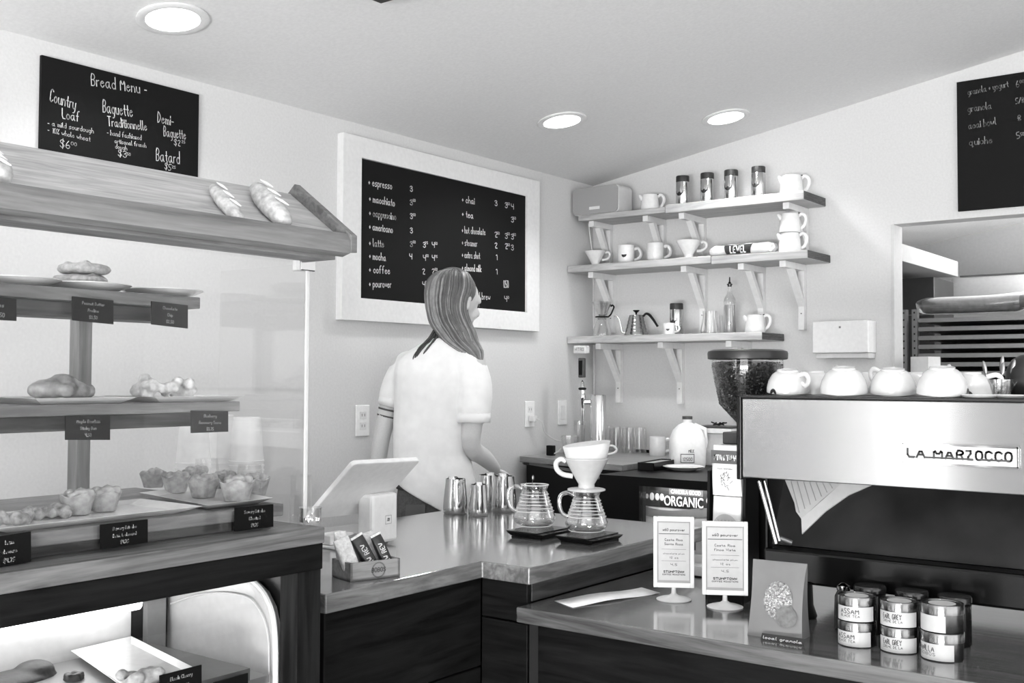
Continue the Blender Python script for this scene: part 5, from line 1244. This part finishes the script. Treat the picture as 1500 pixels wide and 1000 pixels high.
for a in ((876, 508, -.205, 1.5228, 'bracket under the left end of the lowest wall shelf'), (967, 508, -.205, 1.5228, 'bracket under the middle of the lowest wall shelf'), (1067, 506, -.205, 1.5228, 'bracket of the lowest wall shelf, behind the grinder hopper'),
          (865, 404, -.205, 1.8578, 'bracket under the left end of the middle wall shelf'), (1001, 393, -.205, 1.8578, 'bracket under the right end of the middle shelf\'s left board'),
          (1085, 388, -.225, 1.8498, 'bracket beside the bottle, under the middle shelf\'s right board'), (1146, 384, -.225, 1.8498, 'rightmost bracket of the middle wall shelf'),
          (866, 324, -.175, 2.1028, 'bracket under the speaker', 0.205), (945, 317, -.175, 2.1028, 'bracket under the creamer on the top shelf', 0.205), (998, 312, -.215, 2.0918, 'bracket under the leftmost canister', 0.195), (1151, 297, -.215, 2.0918, 'bracket under the right end of the top wall shelf', 0.2)):
    bracket(*a)
Z1, Z2L, Z2R, Z3L, Z3R = 1.5562, 1.8912, 1.8852, 2.1292, 2.1302
def xs(px_, py_, y): return P(px_, py_, y=y).x
# speaker
xa, xb_ = xs(836, 300, -.215), xs(903, 300, -.215)
t = thing('speaker', 'wide pale grey loudspeaker at the left end of the top wall shelf', 'loudspeaker', ((xa+xb_)/2, -.14, Z3L), 0)
w_ = (xb_-xa)/2
pl = [Vector((a, 0, b+.066)) for a, b in rr_poly(2*w_, .13, .02)]
MB().prism([p+Vector((0, -.055, 0)) for p in pl], (0, .12, 0)).build('case_body', mat(205, .4, name='speaker_white'), t, bevel=.003)
MB().prism([Vector((p.x*.985, -.0625, (p.z-.066)*.97+.066)) for p in pl], (0, .007, 0)).build('grille', mat(150, .6, name='speaker_grille', bump=.4, scale=500), t, bevel=.002)
MB().box(-.03, .028, -.0645, -.063, .022, .036).build('name_badge', WHITE, t, bevel=.0005)
# creamers
def creamer(loc, s, label, rz=YAW, lid=False):
    t = thing('creamer', label, 'creamer', loc, rz, 'white creamers on the wall shelves')
    MB().lathe([(0, .0005), (.040, 0), (.043, .003), (.043, .02), (.040, .05), (.036, .072), (.034, .078), (.032, .077), (.034, .07), (.038, .03), (.038, .006), (0, .005)], 40).build('body', PORC, t, True)
    MB().tube([(-.034, 0, .055), (-.042, 0, .066), (-.05, 0, .076)], [.011, .009, .004], 12).build('spout', PORC, t, True)
    MB().tube([(.034, 0, .068), (.048, 0, .078), (.062, 0, .07), (.065, 0, .05), (.055, 0, .028), (.041, 0, .018)], .0045, 10, sq=1.5).build('handle', PORC, t, True)
    MB().ball((.038, 0, .0795), .004, 8).build('hinge', mat(90, .3, metal=.8, name='hinge_steel'), t, True)
    t.scale = (s,)*3; return t
creamer((xs(952, 295, -.11), -.11, Z3L), 1.0, 'white creamer beside the speaker on the top shelf')
creamer((xs(1160, 270, -.12), -.12, Z3R), 1.12, 'white creamer at the right end of the top wall shelf')
creamer((xs(1157, 355, -.16), -.16, Z2R), 1.08, 'lower of two stacked white creamers on the middle shelf')
creamer((xs(1157, 330, -.16), -.16, Z2R+.0855), 1.03, 'upper of two stacked white creamers on the middle shelf')
creamer((xs(1106, 475, -.12), -.12, Z1), 1.0, 'white creamer at the right end of the lowest wall shelf')
# canisters
def canister(px_, py_, z, label):
    y = -.12; t = thing('travel_canister', label, 'canister', (xs(px_, py_, y), y, z), 0, 'steel canisters with black lids'); r = .0305
    MB().lathe([(0, .0005), (r*.95, 0), (r, .003), (r, .112), (r*.97, .115), (0, .115)], 36).build('body', brushed(200, .15, 'canister_steel'), t, True)
    MB().lathe([(0, .1152), (r*.95, .1152), (r*.98, .118), (r*.98, .14), (r*.93, .143), (0, .143)], 36).build('lid', mat(36, .5, name='lid_rubber'), t, True)
    pts = []
    for i in range(15):
        a = PI+PI*i/14; an = -PI/2-.05+math.cos(a)*.019/r; pts.append(Vector((math.cos(an)*(r+.0008), math.sin(an)*(r+.0008), .075+math.sin(a)*.024)))
    mid = Vector((math.cos(-PI/2-.05)*(r+.001), math.sin(-PI/2-.05)*(r+.001), .068))
    MB().add(pts+[mid], [(i, i+1, 15) for i in range(14)]+[(14, 0, 15)]).build('logo', LOGO, t)
for a in ((1000, 290, Z3R, 'steel canister on the top shelf, leftmost of four'), (1036, 285, Z3R, 'steel canister on the top shelf, second from the left'), (1071, 280, Z3R, 'steel canister on the top shelf, third from the left'), (1111, 275, Z3R, 'steel canister on the top shelf, rightmost of four'), (991, 480, Z1, 'steel canister on the lowest shelf behind the small cup')): canister(*a)
dripper((xs(872, 375, -.12), -.12, Z2L), .05, 'white dripper at the left end of the middle wall shelf', YAW)
dripper((xs(1009, 370, -.15), -.15, Z2L), .056, 'white dripper right of the mugs on the middle wall shelf', YAW)
mug((xs(917, 370, -.12), -.12, Z2L), .039, .088, YAW, 'white mug with a black logo on the middle wall shelf', True, 'mug', 'white mugs on the middle shelf')
mug((xs(960, 368, -.12), -.12, Z2L), .039, .088, YAW, 'plain white mug on the middle wall shelf', False, 'mug', 'white mugs on the middle shelf')
# folded towel
ta_, tb2 = xs(1044, 362, -.15), xs(1134, 360, -.15)
t = thing('rolled_shirt', 'rolled white shirt with a dark lettered band on the middle wall shelf', 'rolled shirt', ((ta_+tb2)/2, -.15, Z2R)); w_ = (tb2-ta_)/2
m_ = MB(); rings = []
for i in range(13):
    s = -1+2*i/12; k_ = (.92+.06*math.sin(i*1.9))*(1 if 0 < i < 12 else .7)
    rings.append([Vector((s*w_, math.cos(a)*.05*k_, .0295+math.sin(a)*.029*k_)) for a in [j*PI/12 for j in range(24)]])
m_.loft(rings).build('cloth_roll', mat(232, .9, bump=.3, scale=40, name='white_cloth'), t, True)
bn_ = MB(); va = []; 
for i in range(13):
    for j in range(7):
        s = -.42+ .80*i/12; a = PI+.15+(.95)*j/6; sh = (.06*(6-j)/6)*(-1 if i < 1 else (1 if i > 11 else 0)); va.append(Vector(((s+sh)*w_, math.cos(a)*.0512*1.0, .0295-math.sin(a)*-.0305)))
va = []
for i in range(13):
    for j in range(7):
        s = -.40+.78*i/12; a = PI-.75+1.45*j/6; va.append(Vector(((s+.07*(1-j/6)*(-1 if i == 0 else 1 if i == 12 else 0))*w_, math.cos(a)*.0512, .0295+math.sin(a)*.0300)))
bn_.add(va, [(i*7+j, i*7+j+1, (i+1)*7+j+1, (i+1)*7+j) for i in range(12) for j in range(6)]).build('printed_band', mat(44, .8, name='band_dark'), t, True)
L_ = MB(); write(L_, "LEVEL", (-w_*.24, -.0535, .014), (1, 0, 0), (0, 0, 1), w_*.5, .028, .0055, Vector((0, -1, 0))); L_.build('lettering', WHITE, t, merge=False)
m_ = MB(); 
for i in range(4): m_.tube([(w_*.95+.003*i, -.03+.012*i, .012+.01*(i % 2)), (w_*1.06, -.02+.01*i, .03), (w_*1.0, -.01+.01*i, .045)], .007, 8)
m_.build('cloth_end', mat(232, .9, bump=.3, scale=40, name='white_cloth'), t, True, merge=False)
# kettle
kx = xs(932, 475, -.12); t = thing('gooseneck_kettle', 'steel ribbed gooseneck kettle with a black handle on the lowest wall shelf', 'kettle', (kx, -.12, Z1), YAW)
pr = [(0, .0005), (.054, 0), (.0555, .004)]
for i in range(5): z = .008+i*.017; r_ = .0545-.0045*i; pr += [(r_, z), (r_-.0005, z+.008), (r_-.004, z+.0145)]
pr += [(.033, .094), (.031, .097), (0, .1)]
MB().lathe(pr, 44).build('body', mat(165, .2, metal=1, name='kettle_steel'), t, True)
MB().lathe([(0, .1002), (.004, .1002), (.005, .108), (.016, .117), (.015, .120), (0, .119)], 20).build('lid_knob', BLK, t, True)
MB().tube([(-.051, 0, .012), (-.064, 0, .018), (-.07, 0, .04), (-.078, 0, .075), (-.09, 0, .092), (-.103, 0, .093)], [.006, .006, .005, .004, .0035, .003], 10).build('spout', CHROME, t, True)
MB().tube([(.03, 0, .088), (.042, 0, .102), (.052, 0, .103), (.065, 0, .094), (.082, 0, .072), (.096, 0, .05), (.1, 0, .044)], [.005, .0055, .006, .0065, .006, .0055, .006], 10).build('handle', BLK, t, True)
mug((xs(980, 483, -.19), -.19, Z1), .026, .05, YAW, 'small white cup with a black logo in front of the canister', True, 'espresso_cup')
# glass dripper set
dx_ = xs(882, 470, -.12); t = thing('glass_dripper_set', 'glass server with a clear dripper and black collar on the lowest wall shelf', 'coffee server', (dx_, -.12, Z1), YAW)
MB().lathe([(0, .0005), (.038, 0), (.044, .006), (.044, .03), (.030, .07), (.022, .085), (.024, .09)], 32, caps=False).build('server_wall', glass('server_glass', tint=.95, edge=.95, body=.10, pw=1.3), t, True)
MB().lathe([(.012, .098), (.02, .105), (.046, .165), (.048, .165), (.022, .103)], 20, caps=False).build('dripper_cone', glass('server_glass', tint=.95, edge=.95, body=.10, pw=1.3), t)
MB().lathe([(.026, .0905), (.033, .0915), (.033, .097), (.014, .099), (.012, .095)], 28).build('collar', BLK, t, True)
MB().tube([(.028, 0, .094), (.04, 0, .105), (.05, 0, .125), (.056, 0, .142), (.048, 0, .15), (.042, 0, .143)], .0038, 8).build('handle', BLK, t, True)
gh = glass('handle_glass', tint=.9, edge=1.0, body=.22, pw=1.0)
for px_, r_, h_, lab in ((1040, .036, .10, 'clear glass server left of the bottle on the lowest wall shelf'), (1051, .03, .085, 'smaller clear glass beaker touching the bottle on the lowest wall shelf')):
    y_ = -.15 if px_ == 1040 else -.07
    t = thing('glass_jug', lab, 'glass jug', (xs(px_, 475, y_), y_, Z1), YAW, 'clear glassware by the bottle')
    MB().lathe([(0, .0005), (r_*1.1, 0), (r_*1.15, .01), (r_*.85, h_*.8), (r_*.9, h_)], 32, caps=False).build('glass_wall', glass('server_glass', tint=.95, edge=.95, body=.10, pw=1.3), t, True)
# bottle
t = thing('syrup_bottle', 'tall clear bottle with a metal pourer, half full, on the lowest wall shelf', 'bottle', (xs(1069, 475, -.12), -.12, Z1))
MB().lathe([(0, .0005), (.026, 0), (.0275, .004), (.0275, .135), (.024, .155), (.012, .175), (.010, .19), (.010, .205), (.0, .206)], 36, caps=False).build('glass_wall', glass('bottle_glass', tint=.93, edge=.9, body=.08, pw=1.6), t, True)
MB().lathe([(0, .004), (.0245, .004), (.0245, .126), (0, .126)], 32).build('syrup', mat(150, .1, name='syrup_grey'), t, True)
MB().lathe([(0, .206), (.009, .206), (.0095, .212), (.012, .213), (.0125, .218), (.008, .219), (.006, .224), (.003, .228), (.0022, .248), (0, .248)], 20).build('pourer', mat(70, .25, metal=.8, name='pourer_metal'), t, True)

# ------------------------------------------------------------------ wall fittings
td_ = thing('towel_dispenser', 'white paper towel dispenser on the wall left of the kitchen opening', 'towel dispenser', (0, 0, 0))
xa, xb_ = xs(1190, 490, -.1), xs(1272, 490, -.1); za, zb_ = P(1190, 471, y=-.1).z, P(1190, 517, y=-.1).z
MB().box(xa, xb_, -.1, -.0005, zb_, za).build('cover', mat(226, .35, name='dispenser_white'), td_, bevel=.004)
MB().box(xa+.008, xb_-.004, -.085, -.002, zb_-.022, zb_-.0005).build('tray', mat(205, .4, name='dispenser_tray'), td_, bevel=.003)
MB().box((xa+xb_)/2-.004, (xa+xb_)/2+.004, -.1015, -.0998, za-.03, za-.022).build('lock', mat(120, .3, metal=.5, name='lock_metal'), td_)
def outlet(y, z, label, kind, plug=False):
    t = thing('outlet_plate', label, 'outlet', (.0, y, z))
    MB().box(.0005, .006, -.035, .035, -.0575, .0575).build('plate', mat(236, .35, name='outlet_white'), t, bevel=.002)
    if kind == 'duplex':
        for dz in (.02, -.02):
            MB().box(.0062, .008, -.0165, .0165, dz-.0135, dz+.0135).build('socket', mat(222, .35, name='socket_white'), t, bevel=.0005)
            m_ = MB().box(.0082, .0086, -.008, -.006, dz-.004, dz+.006); m_.box(.0082, .0086, .006, .008, dz-.004, dz+.006); m_.build('slots', mat(60, .6, name='slot_dark'), t, merge=False)
    else: MB().box(.0062, .0085, -.0165, .0165, -.033, .033).build('rocker', mat(226, .3, name='rocker_white'), t, bevel=.001)
outlet(-1.578, 1.199, 'white double outlet on the wall left of the person', 'duplex')
outlet(-.527, 1.198, 'white outlet with the plug in it, right of the person', 'duplex')
outlet(-.268, 1.199, 'white switch plate on the left wall next to the tap', 'rocker')
q0 = Vector((.03, -.527, 1.178)); pts = [q0, Vector((.05, -.50, 1.165)), Vector((.04, -.46, 1.115)), Vector((.05, -.40, 1.08)), Vector((.07, -.36, 1.065)), Vector((.10, -.42, 1.04)), Vector((.12, -.50, 1.025))]
t = thing('outlet_cable', 'white power cord from the outlet to the keg cooler', 'cord', q0)
MB().tube([p-q0 for p in smooth(pts)], .003, 8).build('cord', WHITE, t, True)
MB().box(-.021, .006, -.014, .014, -.014, .014).build('plug', WHITE, t, bevel=.004)
pts = [Vector((.03, -.05, 2.13)), Vector((.045, -.04, 2.05)), Vector((.06, -.02, 1.95)), Vector((.065, -.012, 1.90)), Vector((.06, -.01, 1.7)), Vector((.06, -.01, 1.3)), Vector((.07, -.012, 1.05))]
o_ = MB().tube([P(862, 322, y=-.07), P(865, 350, y=-.05), P(868, 372, y=-.03), P(869, 400, y=-.01), P(869, 450, y=-.01), P(870, 500, y=-.01), P(870, 640, y=-.01)], .003, 8).build('white_cable', WHITE, None, True)
tag(o_, 'white cord running down the wall corner from the speaker', 'cord')

area('cooler_lamp', ((fx0+fx1)/2, cy0+.04, fz1-.006), (0, .35, -1), .25, .02, .35)

# ------------------------------------------------------------------ the person
pr_ = thing('person', 'person with long fair hair and a white t-shirt, back turned, reaching right', 'person', (0, 0, 0), YAW)
_pp = P(640, 560, x=.33); pr_.location = (_pp.x, _pp.y, .033); pr_.scale = (.976,)*3
SKIN = mat(196, .55, name='skin', bump=.05, scale=200); SHIRT = mat(234, .9, name='white_shirt', bump=.12, scale=25); JEAN = mat(74, .8, name='denim', bump=.3, scale=160, var=.3)
def ring(z, cx, cy, rx, ry, n=28, p=.9): return [Vector((cx+rx*math.copysign(abs(math.cos(a))**p, math.cos(a)), cy+ry*math.copysign(abs(math.sin(a))**p, math.sin(a)), z)) for a in [2*PI*i/n for i in range(n)]]
def chain(mb, pts, rs, n=16):
    P_ = [Vector(p) for p in pts]; sp = smooth(P_, 4); m = len(sp); rr2 = []
    for i in range(m):
        f = i/4; k = min(int(f), len(rs)-2); rr2.append(rs[k]+(rs[k+1]-rs[k])*(f-k))
    mb.tube(sp, rr2, n); mb.ball(sp[0], rs[0], n); mb.ball(sp[-1], rs[-1], n)
body = MB()
body.loft([ring(*a) for a in ((.86, .0, 0, .13, .09), (.95, -.01, 0, .125, .09), (1.08, -.02, 0, .105, .08), (1.22, -.01, 0, .12, .085), (1.36, .005, 0, .145, .085), (1.43, .01, -.005, .13, .06), (1.47, .02, -.01, .06, .045))])
chain(body, [(.02, -.005, 1.44), (.03, 0, 1.50), (.055, .01, 1.57)], [.052, .047, .05])
# arms
chain(body, [(.135, -.05, 1.405), (.138, -.06, 1.26), (.128, -.055, 1.12), (.175, .03, 1.065), (.212, .115, 1.02)], [.05, .043, .035, .032, .022])
chain(body, [(-.13, .045, 1.40), (-.175, .05, 1.27), (-.205, .045, 1.14), (-.222, .055, 1.03), (-.232, .07, .93)], [.047, .038, .032, .03, .021])
def hand(c, d, up, side, s=1.0):
    """palm centre c, pointing d, thumb toward side"""
    d, up = Vector(d).normalized(), Vector(up).normalized(); sd = d.cross(up).normalized(); up = sd.cross(d)
    M = Matrix((d, sd, up)).transposed(); body.ball(c, (.045*s, .038*s, .015*s), 14, M); c = Vector(c)
    for i, (o, l, curl) in enumerate(((-.028, .058, .5), (-.010, .07, .42), (.009, .067, .48), (.027, .052, .58))):
        p0 = c+d*.036*s+sd*o*s; p1 = p0+(d-up*curl*.6).normalized()*l*.48*s; p2 = p1+(d-up*curl*1.9).normalized()*l*.32*s; p3 = p2+(d-up*curl*3.2).normalized()*l*.26*s
        chain(body, [p0-d*.02, p0, p1, p2, p3], [.0085*s]*2+[.008*s, .0075*s, .0065*s], 10)
    p0 = c-d*.02*s+sd*side*.026*s; p1 = p0+(d*.6+sd*side-up*.3).normalized()*.034*s; p2 = p1+(d+sd*side*.35-up*.5).normalized()*.03*s
    chain(body, [p0, p1, p2], [.012*s, .0095*s, .008*s], 10)
hand((.235, .165, .992), (.35, .85, -.45), (.25, .4, 1), -1, .95)
hand((-.236, .078, .882), (-.05, .1, -.95), (-.9, -.4, .0), 1, .95)
# legs
for sx in (-1, 1):
    chain(body, [(sx*.075, 0, .88), (sx*.085, -.01, .5), (sx*.085, .0, .09)], [.075, .05, .035])
    body.ball((sx*.088, .05, .04), (.035, .105, .035), 14)
# head
hc_ = Vector((.068, .018, 1.640)); yawh = math.radians(43); pit = .22
fh = Vector((math.cos(math.radians(41)), math.sin(math.radians(41)), 0)); fh = Vector((fh.x*math.cos(pit), fh.y*math.cos(pit), -math.sin(pit)))
sh = Vector((fh.y, -fh.x, 0)).normalized(); uh = sh.cross(fh); Mh = Matrix((fh, sh, uh)).transposed()
H = lambda a, b, c: hc_+fh*a+sh*b+uh*c
body.ball(H(-.004, 0, .015), (.094, .072, .088), 24, Mh)
body.ball(H(.022, 0, -.042), (.062, .054, .066), 20, Mh)
body.ball(H(.068, 0, -.088), (.019, .02, .015), 12, Mh)
body.ball(H(.078, 0, .026), (.016, .044, .022), 14, Mh)
for sx in (-1, 1):
    body.ball(H(.062, sx*.032, -.03), (.022, .021, .026), 12, Mh)
    body.ball(H(.078, sx*.028, .018), (.012, .018, .008), 10, Mh)
    body.ball(H(-.004, sx*.073, -.012), (.017, .006, .029), 12, Mh)
    body.ball(H(.0, sx*.076, .008), (.012, .005, .010), 10, Mh)
body.tube([H(.086, 0, .018), H(.096, 0, .0), H(.110, 0, -.022)], [.006, .008, .0105], 12)
body.ball(H(.106, 0, -.024), (.011, .012, .009), 12, Mh)
body.ball(H(.080, 0, -.050), (.012, .022, .0065), 12, Mh)
body.ball(H(.079, 0, -.062), (.0125, .019, .007), 12, Mh)
bo = body.build('body', SKIN, pr_, True, remesh=.0045)
ey = MB()
for sx in (-1, 1): ey.ball(H(.074, sx*.030, .004), .0115, 12, Mh)
ey.build('eyes', mat(60, .2, name='eye_dark'), pr_, True, merge=False)
# tattoo bands round the left upper arm
ta2 = MB()
def armpt(z): 
    a, b = Vector((-.13, .045, 1.40)), Vector((-.175, .05, 1.27)); c2 = Vector((-.205, .05, 1.14)); return b.lerp(c2, (1.27-z)/.13)
for z, w_ in ((1.262, .003), (1.240, .0035), (1.216, .003)):
    c = armpt(z); d = Vector((-.03, 0, -.13)).normalized(); r_ = .0405-(1.27-z)/.13*.006
    ta2.tube([c-d*w_, c+d*w_], [r_-.0003, r_-.0006], 28, caps=False)
ta2.build('tattoo_bands', mat(70, .6, name='tattoo_ink'), pr_, True, merge=False)
# shirt
sb = MB()
_rg = [ring(*a) for a in ((.895, .012, .0, .153, .128), (.98, -.002, 0, .152, .12), (1.08, -.018, 0, .140, .108), (1.2, -.016, 0, .143, .108), (1.30, -.004, 0, .150, .11), (1.37, .006, -.002, .162, .105), (1.42, .01, -.004, .158, .09), (1.455, .016, -.006, .125, .072), (1.485, .024, -.006, .082, .058), (1.503, .028, -.004, .062, .052))]
for q in _rg[0]: q.z = .948-.52*(q.x+.09)
for q in _rg[1]: q.z = 1.0-.15*(q.x+.05)
sb.loft(_rg)
chain(sb, [(.115, -.04, 1.405), (.140, -.058, 1.33), (.137, -.062, 1.248)], [.066, .064, .064], 20)
chain(sb, [(-.105, .04, 1.40), (-.145, .048, 1.35), (-.168, .05, 1.295)], [.06, .055, .050], 20)
# trim the rounded sleeve ends flat by leaving only a short cuff ball
so = sb.build('shirt', SHIRT, pr_, True, remesh=.006)
fd = MB(); random.seed(5)
for c, d, r_ in (((.1365, -.0625, 1.206), (0, -.05, -1), .0605), ((-.1745, .0505, 1.262), (-.25, .02, -1), .0470)):
    c, d = Vector(c), Vector(d).normalized(); cf = MB().tube([c-d*.03, c-d*.012, c+d*.008], [r_*1.02, r_*1.03, r_], 28, caps=False)
    cfo = cf.build('sleeve_hem', SHIRT, so, True); md = cfo.modifiers.new('thick', 'SOLIDIFY'); md.thickness = .002
nk = MB(); nk.tube([Vector((.028+math.cos(a)*.058, -.004+math.sin(a)*.048, 1.500+.004*math.sin(a))) for a in [i*PI/16 for i in range(33)]], .005, 8); nk.build('collar', SHIRT, so, True)
# jeans
jb = MB()
jb.loft([ring(*a) for a in ((.80, 0, 0, .155, .118), (.88, .0, 0, .150, .115), (.99, -.004, 0, .132, .100))])
for sx in (-1, 1): chain(jb, [(sx*.078, 0, .84), (sx*.086, -.005, .5), (sx*.086, .0, .13)], [.086, .062, .052])
jo = jb.build('jeans', JEAN, pr_, True, remesh=.007)
bl_ = MB(); bl_.tube([Vector((math.cos(a)*.1405-.004, math.sin(a)*.1085,   .965)) for a in [i*PI/20 for i in range(41)]], .005, 8, sq=2); bl_.build('waistband', mat(54, .8, name='denim_dark', bump=.2), jo, True)
pk = MB(); pk.box(-.10, -.03, -.1175, -.1100, .84, .91).build('back_pocket', mat(88, .8, name='denim_light', bump=.3), jo, bevel=.002)
for sx in (-1, 1): MB().loft([ring(z, sx*.088, .05, .042*k_, .118*k_) for z, k_ in ((-.033, .95), (-.01, 1), (.03, .9), (.06, .55))]).build('shoe', mat(40, .6, name='shoe_dark'), pr_, True)
# hair
HAIR = wood(60, 120, 'z', .45, name='fair_hair', sc=5)
hb = MB(); hrs = [(1.755, .060, .004, .020, .03), (1.742, .052, .004, .058, .062), (1.715, .046, .0, .078, .082), (1.68, .042, -.004, .083, .088), (1.64, .036, -.010, .076, .09), (1.60, .038, -.016, .072, .085), (1.56, .050, -.022, .073, .072), (1.525, .070, -.034, .070, .055), (1.49, .092, -.048, .060, .04), (1.455, .128, -.064, .042, .028), (1.425, .150, -.072, .020, .016)]
hb.loft([ring(*a, n=32, p=1) for a in hrs])
hb.ball(H(-.024, 0, .030), (.090, .084, .092), 24, Mh)
ho = hb.build('hair', HAIR, pr_, True, remesh=.005, lump=.004, lscale=.05)
HR = [MB(), MB(), MB()]; random.seed(14)
for i in range(420):
    a = random.uniform(PI*.62, PI*1.97); off = random.uniform(.985, 1.045); n0 = random.choice((0, 0, 0, 1)); n1 = random.choice((8, 9, 10, 11, 11))
    tw_ = random.uniform(-.12, .12); pts = []
    for j, (z, cx, cy, rx, ry) in enumerate(hrs[n0:n1]):
        aa = a+tw_*j/8; pts.append(Vector((cx+math.cos(aa)*rx*off, cy+math.sin(aa)*ry*off, z+random.uniform(-.002, .002))))
    pts = smooth(pts, 3); m = len(pts); w0 = random.uniform(.002, .005)
    HR[int(1.5+1.6*noise.noise(Vector((a*3.2, 3.1, 0)))+random.uniform(-1.1, 1.1)) % 3].tube(pts, [w0*(.45+.55*math.sin(PI*min(1, (k+1)/m*.9+.1))) for k in range(m)], 6)
for m_, g_ in zip(HR, (84, 112, 146)):
    if m_.v: m_.build('strands', mat(g_, .42, name='hair_tone', var=.2, scale=50), ho, True, merge=False)
ws_ = MB()
for i in range(16):
    dx, dy = random.uniform(-.016, .016), random.uniform(-.012, .012); k = random.uniform(.5, 1.1)
    ws_.tube(smooth([Vector((.015+dx, -.02+dy, 1.55)), Vector((-.012+dx, -.045+dy, 1.50)), Vector((-.042+dx*1.3, -.065+dy, 1.465)), Vector((-.062+dx*1.6*k, -.075, 1.43)), Vector((-.05+dx*1.8, -.08, 1.43-.045*k))], 4), [.0045]*6+[.003]*5+[.0022]*2+[.0018, .0014, .001, .0006], 6)
ws_.build('loose_lock', mat(60, .5, name='hair_dark', var=.3, scale=60), ho, True, merge=False)

# put each large thing's Empty at its own base
def rebase(root, loc):
    loc = Vector(loc); root.location = loc
    for c in root.children: c.location = Vector(c.location)-loc
for r_, l_ in ((case, (.95, -3.5, 0)), (fc, (1.0, -3.5, 0)), (isl, (.95, -2.2, 0)), (lc, (2.4, -2.0, 0)), (em, (2.3, -1.9, LZ)), (kg_, (.3, -.35, 0)), (ck, (.98, -.6, 0)), (td_, (1.28, -.05, 1.46))): rebase(r_, l_)
for o_ in bpy.data.objects:
    if o_.name.startswith(('bread_menu_board', 'framed_drinks_menu', 'food_menu_board')) and o_.type == 'EMPTY':
        rebase(o_, {'b': (0, -2.59, 1.9), 'f': (0, -1.1, 1.569)}[o_.name[0]] if not o_.name.startswith('food') else (2.1, 0, 2.022))
